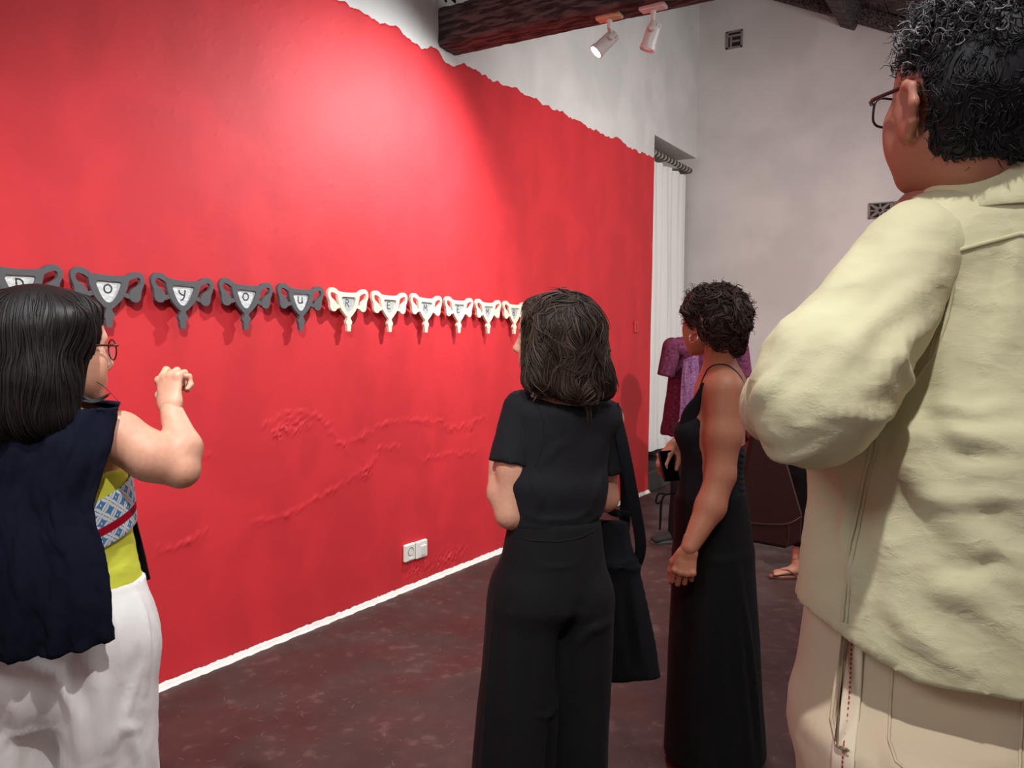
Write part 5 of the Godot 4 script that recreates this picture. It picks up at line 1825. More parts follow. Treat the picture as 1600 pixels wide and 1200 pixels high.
func woman_short_hair() -> void:
	var o := thing("person", "person with short wavy brown hair in a black strappy top and long black skirt", "person", Vector3(-0.882, 0, -2.777))
	var c := Vector3(-0.0415, 1.56, -0.004679)
	var b := frame(-40.0, -2.0)
	var side := frame(-55.0).x
	var skin := Geo.new()
	head_field(c, b, 1.0, false, 1.0).mesh(0.0035, skin)
	var f := Field.new()
	f.soft = 0.04
	f.b(c + b * Vector3(0, -0.06, -0.03), Vector3(-0.01616, 1.371, -0.05472), 0.05, 0.055)
	f.b(Vector3(0.02111, 1.331, 0.03104), Vector3(-0.07808, 1.317, -0.1777), 0.05, 0.05)
	f.b(Vector3(-0.0167, 1.385, -0.05532), Vector3(0.01989, 1.331, 0.02003), 0.045, 0.052)
	f.e(Vector3(-0.01543, 1.293, -0.07339), Vector3(-0.03138, 1.11, -0.05082), side, Vector2(0.145, 0.09), Vector2(0.125, 0.09))
	f.e(Vector3(-0.03138, 1.11, -0.05082), Vector3(-0.03571, 0.9276, -0.03551), side, Vector2(0.125, 0.09), Vector2(0.125, 0.1))
	f.ball(Vector3(-0.08662, 1.179, 0.03802), Vector3(0.055, 0.055, 0.055))
	f.chain([Vector3(0.0315, 1.32, 0.04899), Vector3(0.03831, 1.173, 0.07255), Vector3(0.03938, 1.041, 0.09285)], [0.064, 0.058, 0.049], 0.03)
	f.chain([Vector3(0.03938, 1.041, 0.09285), Vector3(0.01911, 0.9354, 0.1305), Vector3(-0.0221, 0.8077, 0.2123)], [0.049, 0.05, 0.029], 0.02)
	f.chain([Vector3(-0.08557, 1.303, -0.172), Vector3(-0.0991, 1.042, -0.181), Vector3(-0.1613, 1.102, -0.02812)], [0.055, 0.046, 0.028], 0.03)
	f.chain([Vector3(-0.01206, 0.7557, 0.008819), Vector3(0.002876, 0.4484, 0.04433), Vector3(0.02499, 0.05681, 0.08116)], [0.06, 0.05, 0.04])
	f.chain([Vector3(-0.03707, 0.7349, -0.06861), Vector3(-0.03117, 0.4076, -0.06152), Vector3(-0.0159, 0.02506, -0.04465)], [0.06, 0.05, 0.04])
	f.mesh(0.009, skin)
	hand(skin, Vector3(-0.0221, 0.8077, 0.2123), Vector3(-0.03429, 0.7068, 0.2387) - Vector3(-0.0221, 0.8077, 0.2123), facing(-165.0), facing(-90.0), [[32, 42, 30], [36, 46, 30], [42, 48, 30], [46, 48, 30]], [Vector3(0.9, 0.45, 0.25), Vector3(1, 0.05, 0.3), Vector3(0.9, -0.2, 0.4)], 1.02)
	hand(skin, Vector3(-0.166, 1.121, -0.02647), Vector3(-0.1994, 1.047, 0.08214) - Vector3(-0.166, 1.121, -0.02647), facing(-120.0) + Vector3(0, 0.5, 0), facing(180.0), [[15, 40, 30], [20, 45, 30], [25, 45, 30], [30, 45, 30]], [Vector3(0.8, 0.5, 0.5), Vector3(0.9, 0.1, 0.6), Vector3(1, 0.0, 0.5)], 0.95)
	put("body", skin, M.skin_tan, o)
	face_parts(o, c, b, 1.0, 1.0, M.hair_brown_plain, M.lip)
	# earring
	var g := Geo.new()
	var ring := []
	var rr := []
	for k in 25:
		var a := TAU * k / 24.0
		ring.append(c + b * (Vector3(-0.089, -0.056, 0.004) + Vector3(0.005 * cos(a), 0.0175 * cos(a), 0.0175 * sin(a))))
		rr.append(0.0018 + 0.0006 * sin(a * 0.5))
	curve_tube(g, ring, rr, 2, 7)
	put("hoop_earring", g, M.silver, o)
	# hair
	var h := Field.new()
	h.soft = 0.045
	h.ball(Vector3(-0.01484, 1.589, -0.01152), Vector3(0.105, 0.098, 0.11), b.x)
	h.b(Vector3(-0.06459, 1.62, 0.05283), Vector3(-0.09368, 1.593, 0.0847), 0.045, 0.02)
	h.b(Vector3(0.0281, 1.547, -6.358e-07), Vector3(0.03502, 1.476, -0.03489), 0.06, 0.034)
	h.b(Vector3(-0.002297, 1.531, 0.04373), Vector3(-9.059e-05, 1.489, 0.0334), 0.035, 0.025)
	g = Geo.new()
	h.mesh(0.007, g, Color(0.02, 0.012, 0.01))
	var base := Geo.new()
	h.mesh(0.02, base)
	var tones := [Color(0.04, 0.023, 0.017), Color(0.075, 0.045, 0.032), Color(0.14, 0.085, 0.06)]
	locks(g, h, base, 2200, 0.07, 9, 0.0036, Vector3(0, -0.7, 0), 1.4, 14.0, 0.013, tones)
	curls(g, h, base, 500, 0.026, 0.0022, tones, func(_p: Vector3) -> float: return 1.0, 0.8)
	put("hair", g, M.hair, o)
	# top with thin straps
	var t := Field.new()
	t.soft = 0.04
	t.e(Vector3(-0.02135, 1.247, -0.06654), Vector3(-0.03434, 1.087, -0.04739), side, Vector2(0.14, 0.1), Vector2(0.125, 0.098), 0.04, 0.4)
	t.e(Vector3(-0.03434, 1.087, -0.04739), Vector3(-0.0348, 0.9048, -0.03451), side, Vector2(0.125, 0.1), Vector2(0.132, 0.12), 0.04, 0.2)
	t.ball(Vector3(-0.08626, 1.17, 0.03842), Vector3(0.06, 0.06, 0.06))
	t.ball(Vector3(-0.1344, 1.155, -0.08401), Vector3(0.06, 0.06, 0.06))
	var slant := (Vector3.UP - facing(-55.0) * 0.9).normalized()
	t.planes.append([slant, slant.dot(Vector3(-0.06998, 1.25, 0.01091))])
	t.planes.append([Vector3.UP, Vector3(-0.01312, 1.245, -0.01245).y])
	var folds := []
	for k in 8:
		folds.append([[Vector3(0.05217, 1.122, -0.00932) - Vector3(0, k * 0.02, 0), Vector3(0.07027, 1.114, -0.03191) - Vector3(0, k * 0.02, 0), Vector3(0.0843, 1.117, -0.07632) - Vector3(0, k * 0.02, 0)], 0.008, 0.006])
	var top := put("strappy_top", garment(t, 0.008, folds, 0.0015, Vector3(8, 8, 8), 25), M.black_top, o)
	g = Geo.new()
	seam(g, f, [Vector3(-0.06975, 1.281, 0.07947), Vector3(-0.04248, 1.348, 0.05785), Vector3(-0.03186, 1.387, 0.02489), Vector3(-0.00236, 1.403, 0.005359), Vector3(0.03808, 1.39, 0.004549), Vector3(0.06813, 1.367, -0.0007995), Vector3(0.08139, 1.336, -0.01875), Vector3(0.08639, 1.255, -0.03992)], 0.0028, 0.0012, 0.6)
	curve_tube(g, [Vector3(-0.03238, 1.349, 0.08097), Vector3(-0.05198, 1.295, 0.0792), Vector3(-0.07165, 1.243, 0.07149), Vector3(-0.07604, 1.181, 0.05488), Vector3(-0.07895, 1.102, 0.01489)], [0.003, 0.013, 0.034, 0.05, 0.05], 6, 10, 0.35, facing(180.0))
	put("shoulder_strap", g, M.black_top, top)
	g = Geo.new()
	seam(g, f, [Vector3(-0.1551, 1.241, -0.04164), Vector3(-0.1242, 1.333, -0.09091), Vector3(-0.07235, 1.376, -0.1263), Vector3(-0.0161, 1.358, -0.1602), Vector3(0.03211, 1.29, -0.162)], 0.0028, 0.0012, 0.6)
	put("shoulder_strap", g, M.black_top, top)
	# skirt with a drawstring
	var p := Field.new()
	p.soft = 0.05
	p.e(Vector3(-0.03644, 0.9459, -0.03632), Vector3(-0.02069, 0.7454, -0.03232), side, Vector2(0.13, 0.123), Vector2(0.155, 0.138), 0.05, 0.2)
	p.e(Vector3(-0.02069, 0.7454, -0.03232), Vector3(0.01714, -0.05691, -0.0005833), side, Vector2(0.156, 0.139), Vector2(0.2, 0.18), 0.012, 0.3)
	p.planes.append([Vector3.DOWN, -0.03])
	folds = []
	for k in 5:
		var x: float = [1062, 1092, 1125, 1150, 1178][k]
		folds.append([[Vector3(0.02717, 0.7439, 0.1269) .lerp(Vector3(0.09094, 0.7392, 0.06372), k / 4.0), Vector3(-0.03539, 0.1069, 0.2336).lerp(Vector3(0.1949, 0.07922, 0.02071), k / 4.0)], 0.03, 0.014])
	put("skirt", garment(p, 0.011, folds, 0.003, Vector3(7, 2, 7), 26), M.black_skirt, o)
	g = Geo.new()
	curve_tube(g, [Vector3(-0.1356, 0.9634, 0.1426), Vector3(-0.1524, 0.965, 0.1648), Vector3(-0.1588, 0.9386, 0.1706), Vector3(-0.1475, 0.9344, 0.1638), Vector3(-0.1355, 0.9609, 0.1545)], [0.0035, 0.0035, 0.0035, 0.0035, 0.0035], 6, 6)
	curve_tube(g, [Vector3(-0.1128, 0.9621, 0.1048), Vector3(-0.1281, 0.9635, 0.1379), Vector3(-0.1391, 0.9564, 0.157), Vector3(-0.1434, 0.9257, 0.1619), Vector3(-0.1435, 0.8818, 0.165), Vector3(-0.1438, 0.8423, 0.1679)], [0.003, 0.003, 0.003, 0.005, 0.005, 0.004], 6, 6, 0.5, facing(180.0))
	put("drawstring", g, M.black_skirt, o)
	for s in [Vector3(0.02632, 0.02356, 0.08262), Vector3(-0.02436, -0.009846, -0.03696)]:
		shoe(o, Vector3(s.x, 0, s.z), facing(-55.0), M.black_leather, 0.2)
	# phone in her hand
	o = thing("phone", "black mobile phone held in the short-haired woman's lowered right hand", "phone", Vector3(-0.882, 0, -2.777))
	g = Geo.new()
	var ph := Basis(facing(-120.0), 0.35) * Basis(frame(-30.0).x, Vector3.UP, frame(-30.0).x.cross(Vector3.UP))
	g.box(Transform3D(ph, Vector3(-0.1572, 1.049, 0.0616)), Vector3(0.072, 0.11, 0.009), 0.003)
	put("casing", g, M.phone, o)
	g = Geo.new()
	g.box(Transform3D(ph, Vector3(-0.1572, 1.049, 0.0616) + ph.z * 0.005), Vector3(0.066, 0.102, 0.002), 0.001)
	put("screen", g, M.phone_glass, o)
	# leather bag on her far shoulder
	o = thing("leather_bag", "big dark brown leather tote bag hanging behind the short-haired woman's hip", "bag", Vector3(-0.882, 0, -2.777))
	var bb := Basis(frame(-12.0).x, Vector3.UP, -facing(-12.0))
	var at := Transform3D(bb, Vector3(0.04517, 0.8846, -0.5083))
	g = Geo.new()
	g.extrude(PackedVector2Array([Vector2(-0.1, 0.26), Vector2(0.012, 0.255), Vector2(0.13, -0.08), Vector2(0.128, -0.195), Vector2(0.06, -0.218), Vector2(-0.17, -0.17), Vector2(-0.17, -0.06)]), at, -0.05, 0.05, 0.012)
	put("bag_body", g, M.brown_leather, o)
	g = Geo.new()
	curve_tube(g, [at * Vector3(-0.165, -0.1, 0.052), at * Vector3(-0.02, -0.115, 0.0535), at * Vector3(0.06, -0.115, 0.053), at * Vector3(0.122, -0.09, 0.051)], [0.003, 0.003, 0.003, 0.003], 8, 6)
	curve_tube(g, [at * Vector3(0.06, -0.115, 0.053), at * Vector3(0.064, -0.16, 0.053), at * Vector3(0.062, -0.21, 0.05)], [0.002, 0.002, 0.002], 8, 6)
	put("seam", g, M.brown_leather_pale, o)
	g = Geo.new()
	curve_tube(g, [at * Vector3(-0.1, 0.2, 0.0), Vector3(-0.02986, 1.23, -0.2963), Vector3(-0.06104, 1.34, -0.2135), Vector3(-0.119, 1.228, -0.264), Vector3(-0.1153, 1.02, -0.3465)], [0.01, 0.01, 0.01, 0.01, 0.01], 8, 8, 0.4, side)
	put("strap", g, M.brown_leather, o)


func man() -> void:
	var o := thing("person", "tall person with grey-topped curly hair and glasses in a pale sage linen shirt", "person", Vector3(0.001, 0, -1.278))
	var c := Vector3(-0.07477, 1.808, 0.06259)
	var b := frame(-11.0, 7.0)
	var side := frame(14.0).x
	var fwd := facing(14.0)
	var k := 0.99
	var skin := Geo.new()
	var head := head_field(c, b, 1.06, true, k, 1.13)
	head.b(c + b * Vector3(0, -0.06, -0.035), Vector3(-0.04335, 1.691, 0.00374), 0.056, 0.06, 0.04)
	head.mesh(0.004, skin)
	var f := Field.new()
	f.soft = 0.04
	f.b(Vector3(-0.05152, 1.724, 0.01844), Vector3(-0.02292, 1.662, -0.04241), 0.055, 0.06)
	f.b(Vector3(-0.1087, 1.615, 0.08532), Vector3(0.1038, 1.626, -0.1428), 0.05, 0.05)
	f.e(Vector3(-0.006121, 1.616, -0.02611), Vector3(0.0143, 1.104, -0.03897), side, Vector2(0.19, 0.1), Vector2(0.2, 0.11))
	f.chain([Vector3(-0.1145, 1.609, 0.1011), Vector3(-0.2032, 1.452, 0.2265), Vector3(-0.2182, 1.415, 0.2502)], [0.05, 0.05, 0.046], 0.03)
	f.chain([Vector3(-0.2162, 1.415, 0.249), Vector3(-0.2966, 1.404, 0.05192)], [0.044, 0.032], 0.02)
	f.chain([Vector3(0.1192, 1.622, -0.1521), Vector3(0.1836, 1.424, -0.2023), Vector3(0.006594, 1.408, -0.3268)], [0.05, 0.046, 0.032], 0.03)
	var hipl := Vector3(-0.07777, 1.005, 0.001742)
	var hipr := Vector3(0.1031, 0.986, -0.169)
	f.chain([hipl, Vector3(hipl.x, 0.5, hipl.z), Vector3(hipl.x, 0.08, hipl.z)], [0.07, 0.055, 0.045])
	f.chain([hipr, Vector3(hipr.x, 0.5, hipr.z), Vector3(hipr.x, 0.08, hipr.z)], [0.07, 0.055, 0.045])
	f.mesh(0.011, skin)
	hand(skin, Vector3(-0.2966, 1.404, 0.05192), fwd + side * 0.3 + Vector3(0, 0.1, 0), -side + Vector3(0, 0.3, 0), Vector3.UP, [[25, 40, 30], [28, 40, 30], [30, 40, 30], [34, 40, 30]], [Vector3(0.8, 0.6, 0.2), Vector3(0.9, 0.3, 0.2), Vector3(1, 0.1, 0.2)], 1.05)
	hand(skin, Vector3(0.006594, 1.408, -0.3268), -side + fwd * 0.3, fwd + Vector3(0, 0.3, 0), Vector3.UP, [[25, 40, 30], [28, 40, 30], [30, 40, 30], [34, 40, 30]], [Vector3(0.8, 0.6, 0.2), Vector3(0.9, 0.3, 0.2), Vector3(1, 0.1, 0.2)], 1.05)
	put("body", skin, M.skin_man, o)
	face_parts(o, c, b, 1.06, k, M.hair_black, M.lip)
	glasses(o, c, b, k * 1.04, 1.06, true, M.frame_black)
	# curly hair
	var h := Field.new()
	h.soft = 0.04
	h.ball(c + b * Vector3(0, 0.046, -0.024), Vector3(0.087, 0.088, 0.106), b.x)
	h.b(c + b * Vector3(0.0, 0.0, -0.06), c + b * Vector3(0.0, -0.05, -0.06), 0.06, 0.04)
	h.b(c + b * Vector3(0.045, 0.0, -0.05), c + b * Vector3(0.04, -0.05, -0.045), 0.04, 0.032)
	h.b(c + b * Vector3(-0.045, 0.0, -0.05), c + b * Vector3(-0.04, -0.045, -0.045), 0.04, 0.03)
	var bare := h.ball(c + b * Vector3(0, 0.01, 0.12), Vector3(0.075, 0.075, 0.09), b.x, 0.015)
	bare.cut = true
	for m in [-1.0, 1.0]:
		var e := h.ball(c + b * Vector3(0.095 * m, -0.012, 0.0), Vector3(0.034, 0.05, 0.045), b.x, 0.01)
		e.cut = true
	var g := Geo.new()
	h.mesh(0.006, g, Color(0.014, 0.014, 0.016))
	var base := Geo.new()
	h.mesh(0.012, base)
	var crown: Vector3 = c + b * Vector3(0, 0.0, -0.02)
	var tones := [Color(0.014, 0.014, 0.016), Color(0.025, 0.025, 0.028), Color(0.09, 0.09, 0.095), Color(0.28, 0.28, 0.285)]  # the two palest tones go to the top curls only
	curls(g, h, base, 1500, 0.03, 0.0014, tones, func(p: Vector3) -> float: return clampf((p.y - crown.y) * 16.0 - 0.5, 0.0, 1.0))
	locks(g, h, base, 3600, 0.02, 5, 0.0011, Vector3(0, -0.5, 0), 1.2, 25.0, 0.005, [tones[0], tones[1], Color(0.035, 0.034, 0.036)], func(p: Vector3) -> bool: return p.y < crown.y + 0.07, 4)
	curls(g, h, base, 1800, 0.012, 0.0011, [tones[0], tones[1], tones[1], Color(0.035, 0.034, 0.036)], func(p: Vector3) -> float: return 1.0 if p.y < crown.y + 0.06 else 0.1, 0.4)
	put("hair", g, M.hair, o)
	# shirt
	var t := Field.new()
	t.soft = 0.06
	t.e(Vector3(-0.00176, 1.599, -0.02765), Vector3(0.006435, 1.356, -0.01606), side, Vector2(0.235, 0.135), Vector2(0.262, 0.16), 0.06, 0.45)
	t.e(Vector3(0.006435, 1.356, -0.01606), Vector3(0.01402, 1.019, 0.002483), side, Vector2(0.262, 0.16), Vector2(0.302, 0.18), 0.06, 0.2)
	t.e(Vector3(-0.012, 1.671, -0.02625), Vector3(-0.1089, 1.62, 0.08506), Vector3.UP, Vector2(0.075, 0.08), Vector2(0.058, 0.058), 0.05)
	t.e(Vector3(-0.012, 1.671, -0.02625), Vector3(0.1074, 1.632, -0.1454), Vector3.UP, Vector2(0.075, 0.08), Vector2(0.058, 0.058), 0.05)
	t.ball(Vector3(-0.0212, 1.667, -0.002503), Vector3(0.115, 0.05, 0.105), side, 0.05)
	var nk := t.e(Vector3(-0.05811, 1.755, 0.0322), Vector3(-0.03424, 1.688, 0.01009), side, Vector2(0.09, 0.09), Vector2(0.08, 0.08), 0.01, 0.3)
	nk.cut = true
	var mid := Vector3(0.01402, 1.019, 0.002483)
	var low := Vector3(-0.04364, 1.08, 0.2351).y
	t.trim = func(p: Vector3) -> float:
		var u := (p - mid).dot(side) / 0.3
		var w := (p - mid).dot(fwd) / 0.18
		var a := clampf(absf(u), 0.0, 1.0)
		var y := low + 0.05 * smoothstep(0.45, 1.0, a) + (0.0 if w < 0.0 else 0.012 * w)
		return (y - p.y) * 0.8
	var folds := [
		[[Vector3(-0.005242, 1.628, 0.1379), Vector3(-0.006079, 1.569, 0.1661), Vector3(-0.007452, 1.496, 0.1838)], 0.022, 0.0065], [[Vector3(-0.01608, 1.623, 0.1331), Vector3(-0.01852, 1.563, 0.1625), Vector3(-0.02066, 1.51, 0.1793)], 0.014, -0.0049],
		[[Vector3(-0.07943, 1.549, 0.1542), Vector3(-0.08158, 1.479, 0.184), Vector3(-0.05821, 1.413, 0.1976)], 0.033, 0.0097], [[Vector3(-0.1486, 1.416, 0.2184), Vector3(-0.1189, 1.345, 0.2403), Vector3(-0.06417, 1.283, 0.234), Vector3(-0.0006397, 1.25, 0.2084)], 0.033, 0.0130],
		[[Vector3(-0.1245, 1.418, 0.2151), Vector3(-0.06957, 1.399, 0.2175), Vector3(0.005652, 1.401, 0.1822)], 0.022, 0.0073], [[Vector3(-0.1089, 1.381, 0.2197), Vector3(-0.05569, 1.366, 0.2111), Vector3(0.007081, 1.364, 0.1956)], 0.018, -0.0065], [[Vector3(-0.09978, 1.448, 0.1975), Vector3(-0.04609, 1.44, 0.2), Vector3(0.003901, 1.444, 0.1803)], 0.018, 0.0057],
		[[Vector3(-0.1629, 1.322, 0.2221), Vector3(-0.1501, 1.249, 0.2427), Vector3(-0.1187, 1.18, 0.2515), Vector3(-0.07754, 1.151, 0.2514)], 0.031, 0.0097], [[Vector3(-0.09112, 1.31, 0.2371), Vector3(-0.03979, 1.307, 0.2289), Vector3(0.009044, 1.315, 0.1978)], 0.020, 0.0065], [[Vector3(-0.03691, 1.235, 0.232), Vector3(-0.01263, 1.242, 0.2164), Vector3(0.01207, 1.239, 0.2011)], 0.015, -0.0065],
		[[Vector3(-0.1151, 1.248, 0.2446), Vector3(-0.07987, 1.209, 0.2488), Vector3(-0.02961, 1.206, 0.2295), Vector3(0.01511, 1.163, 0.2045)], 0.029, 0.0097], [[Vector3(-0.2055, 1.253, 0.1826), Vector3(-0.1906, 1.204, 0.2121), Vector3(-0.1716, 1.163, 0.2267)], 0.020, 0.0073], [[Vector3(-0.1643, 1.19, 0.232), Vector3(-0.1112, 1.15, 0.2488), Vector3(-0.04457, 1.119, 0.2448)], 0.022, 0.0065], [[Vector3(-0.221, 1.326, 0.1755), Vector3(-0.2115, 1.28, 0.1963), Vector3(-0.2182, 1.22, 0.1928)], 0.015, 0.0065]]
	var shirt_geo := garment(t, 0.007, folds, 0.0032, Vector3(7, 11, 7), 35)
	var shirt := put("shirt", shirt_geo, M.sage_linen, o)
	var inward := (Vector3(-0.09616, 1.447, 0.1599) - Vector3(-0.07713, 1.458, 0.3835)).normalized()
	# sleeve
	var sl := Field.new()
	sl.soft = 0.04
	sl.b(Vector3(-0.1238, 1.614, 0.1066), Vector3(-0.2019, 1.452, 0.2256), 0.065, 0.075)
	sl.b(Vector3(-0.2019, 1.452, 0.2256), Vector3(-0.2156, 1.411, 0.2548), 0.075, 0.058)
	sl.b(Vector3(-0.213, 1.418, 0.2468), Vector3(-0.2999, 1.406, 0.05384), 0.062, 0.058)
	folds = [[[Vector3(-0.09993, 1.541, 0.1558), Vector3(-0.1249, 1.494, 0.2337), Vector3(-0.1634, 1.435, 0.2855)], 0.022, 0.007], [[Vector3(-0.1185, 1.563, 0.1895), Vector3(-0.1556, 1.508, 0.2637), Vector3(-0.1929, 1.45, 0.3147)], 0.02, 0.006], [[Vector3(-0.1329, 1.432, 0.2075), Vector3(-0.16, 1.419, 0.2608), Vector3(-0.1877, 1.42, 0.3016)], 0.016, 0.007], [[Vector3(-0.1433, 1.479, 0.2463), Vector3(-0.126, 1.456, 0.2134), Vector3(-0.1213, 1.439, 0.188)], 0.014, 0.006], [[Vector3(-0.2194, 1.478, 0.2939), Vector3(-0.2351, 1.432, 0.2833), Vector3(-0.2663, 1.396, 0.2462)], 0.02, 0.007], [[Vector3(-0.1968, 1.389, 0.2859), Vector3(-0.2265, 1.378, 0.2816), Vector3(-0.2805, 1.376, 0.221)], 0.016, 0.006]]
	var sleeve := put("sleeve", garment(sl, 0.008, folds, 0.006, Vector3(9, 9, 9), 36), M.sage_linen, shirt)
	sl = Field.new()
	sl.soft = 0.04
	sl.b(Vector3(0.1152, 1.627, -0.1499), Vector3(0.1834, 1.428, -0.2025), 0.066, 0.07)
	sl.b(Vector3(0.1834, 1.428, -0.2025), Vector3(0.04226, 1.41, -0.3256), 0.064, 0.056)
	put("sleeve", garment(sl, 0.012, [], 0.0045, Vector3(7, 7, 7), 37), M.sage_linen, shirt)
	g = Geo.new()
	seam(g, t, [Vector3(-0.1061, 1.648, 0.2349), Vector3(-0.08432, 1.632, 0.2224), Vector3(-0.06923, 1.612, 0.2144), Vector3(-0.06872, 1.568, 0.2171), Vector3(-0.07223, 1.531, 0.2218), Vector3(-0.08337, 1.484, 0.2321), Vector3(-0.108, 1.447, 0.25)], 0.003, 0.0012, 0.7, shirt_geo, inward)
	seam(g, t, [Vector3(-0.07476, 1.61, 0.218), Vector3(-0.07431, 1.568, 0.2206), Vector3(-0.07781, 1.531, 0.2253), Vector3(-0.09067, 1.48, 0.2369)], 0.0016, 0.001, 0.7, shirt_geo, inward)
	put("armhole_seam", g, M.sage_seam, shirt)
	g = Geo.new()
	seam(g, t, [Vector3(-0.06926, 1.613, 0.2144), Vector3(-0.04046, 1.622, 0.1957), Vector3(-0.003568, 1.632, 0.172), Vector3(0.04632, 1.626, 0.1412)], 0.0028, 0.0012, 0.7, shirt_geo, inward)
	put("yoke_seam", g, M.sage_seam, shirt)
	g = Geo.new()
	seam(g, t, [Vector3(-0.1445, 1.413, 0.2752), Vector3(-0.1481, 1.362, 0.2809), Vector3(-0.1582, 1.304, 0.2913), Vector3(-0.1651, 1.245, 0.2997), Vector3(-0.1709, 1.141, 0.3104)], 0.0026, 0.0012, 0.7, shirt_geo, inward)
	seam(g, t, [Vector3(-0.1389, 1.413, 0.2717), Vector3(-0.1425, 1.362, 0.2774), Vector3(-0.1526, 1.304, 0.2878), Vector3(-0.1595, 1.245, 0.2962), Vector3(-0.1653, 1.14, 0.307)], 0.0012, 0.001, 0.7, shirt_geo, inward)
	put("side_seam", g, M.sage_seam, shirt)
	# stand collar
	g = Geo.new()
	var ring := func(u: float, w: float) -> Vector3:
		var a := lerpf(0.35, TAU - 0.35, u)
		var q: Vector3 = Vector3(-0.03449, 1.697, 0.01552) + side * sin(a) * (0.104 - 0.012 * w) + fwd * cos(a) * (0.104 - 0.012 * w)
		q.y += lerpf(-0.05, 0.0, w) - 0.02 * cos(a)
		return q
	g.sheet(ring, 48, 5, 0.005)
	put("collar", g, M.sage_linen, shirt)
	# trousers
	var p := Field.new()
	p.soft = 0.06
	p.e(Vector3(0.00605, 1.122, -0.03503), Vector3(0.009015, 0.9527, -0.02523), side, Vector2(0.275, 0.15), Vector2(0.292, 0.17), 0.06, 0.2)
	var l0 := Vector3(-0.1015, 0.9785, 0.06567)
	var r0 := Vector3(0.115, 0.9484, -0.1502)
	p.e(l0, Vector3(l0.x, 0.03, l0.z), side, Vector2(0.155, 0.165), Vector2(0.12, 0.13), 0.04, 0.2)
	p.e(r0, Vector3(r0.x, 0.03, r0.z), side, Vector2(0.155, 0.165), Vector2(0.12, 0.13), 0.04, 0.2)
	p.planes.append([Vector3.DOWN, -0.03])
	folds = [[[Vector3(-0.1475, 1.061, 0.2187), Vector3(-0.1329, 1.024, 0.2358), Vector3(-0.1268, 0.9904, 0.246)], 0.02, -0.008], [[Vector3(0.0207, 1.025, 0.1751), Vector3(-0.01046, 1.019, 0.2068), Vector3(-0.02884, 1.007, 0.2191)], 0.02, 0.01], [[Vector3(-0.1233, 1.073, 0.2145), Vector3(-0.1141, 1.029, 0.2355), Vector3(-0.114, 0.9958, 0.2495)], 0.012, 0.005]]
	var trouser_geo := garment(p, 0.01, folds, 0.003, Vector3(6, 3, 6), 38)
	var trousers := put("trousers", trouser_geo, M.beige, o)
	var level := Vector3(inward.x, 0, inward.z).normalized()
	var strip := func(u: float, w: float) -> Vector3:
		return p.hit(Vector3(-0.1794, 1.154, 0.2676).lerp(Vector3(-0.1528, 1.154, 0.251), u) - Vector3(0, w * 0.9, 0), level) - level * 0.004
	g = Geo.new()
	g.sheet(strip, 8, 60, 0.004)
	put("side_stripe", g, M.cream_cloth, trousers)
	g = Geo.new()
	for n in 150:
		var q: Vector3 = strip.call(0.5, n / 150.0) - level * 0.0042
		var q2: Vector3 = strip.call(0.5, n / 150.0 + 0.0032) - level * 0.0042
		g.tube(PackedVector3Array([q, q2]), PackedFloat32Array([0.0011, 0.0011]), 5)
	var st := put("red_stitching", g, M.red_thread, trousers)
	st.set_meta("kind", "stuff")
	g = Geo.new()
	var pocket := func(u: float, w: float) -> Vector3:
		var left: Vector3 = Vector3(-0.2186, 1.18, 0.2903).lerp(Vector3(-0.2142, 1.119, 0.2918), minf(w * 1.6, 1.0)).lerp(Vector3(-0.1977, 1.078, 0.2843), maxf(w * 1.6 - 0.6, 0.0))
		var right: Vector3 = Vector3(-0.2005, 1.18, 0.279).lerp(Vector3(-0.1964, 1.078, 0.2835), w)
		var q := p.onto(left.lerp(right, u))
		return q + p.slope(q) * 0.007
	g.sheet(pocket, 6, 24, 0.002)
	put("pocket_opening", g, M.pocket_lining, trousers)
	g = Geo.new()
	seam(g, p, [Vector3(-0.2193, 1.18, 0.2907), Vector3(-0.2171, 1.142, 0.292), Vector3(-0.212, 1.111, 0.2909), Vector3(-0.2087, 1.095, 0.29)], 0.003, 0.004, 0.8)
	put("pocket_edge", g, M.beige, trousers)
	g = Geo.new()
	seam(g, p, [Vector3(-0.1177, 1.086, 0.2337), Vector3(-0.118, 1.044, 0.2368), Vector3(-0.1169, 1.002, 0.2391), Vector3(-0.1074, 0.9906, 0.2339), Vector3(-0.07459, 0.9796, 0.2141), Vector3(-0.02958, 0.9878, 0.1854), Vector3(0.01559, 0.9922, 0.1569), Vector3(0.01925, 1.03, 0.152), Vector3(0.01902, 1.068, 0.1495)], 0.002, 0.001, 0.7, trouser_geo, inward)
	put("back_pocket_seam", g, M.beige, trousers)
	shoe(o, Vector3(l0.x, 0, l0.z), facing(-25.0), M.black_leather, 0.28)
	shoe(o, Vector3(r0.x, 0, r0.z), facing(0.0), M.black_leather, 0.28)


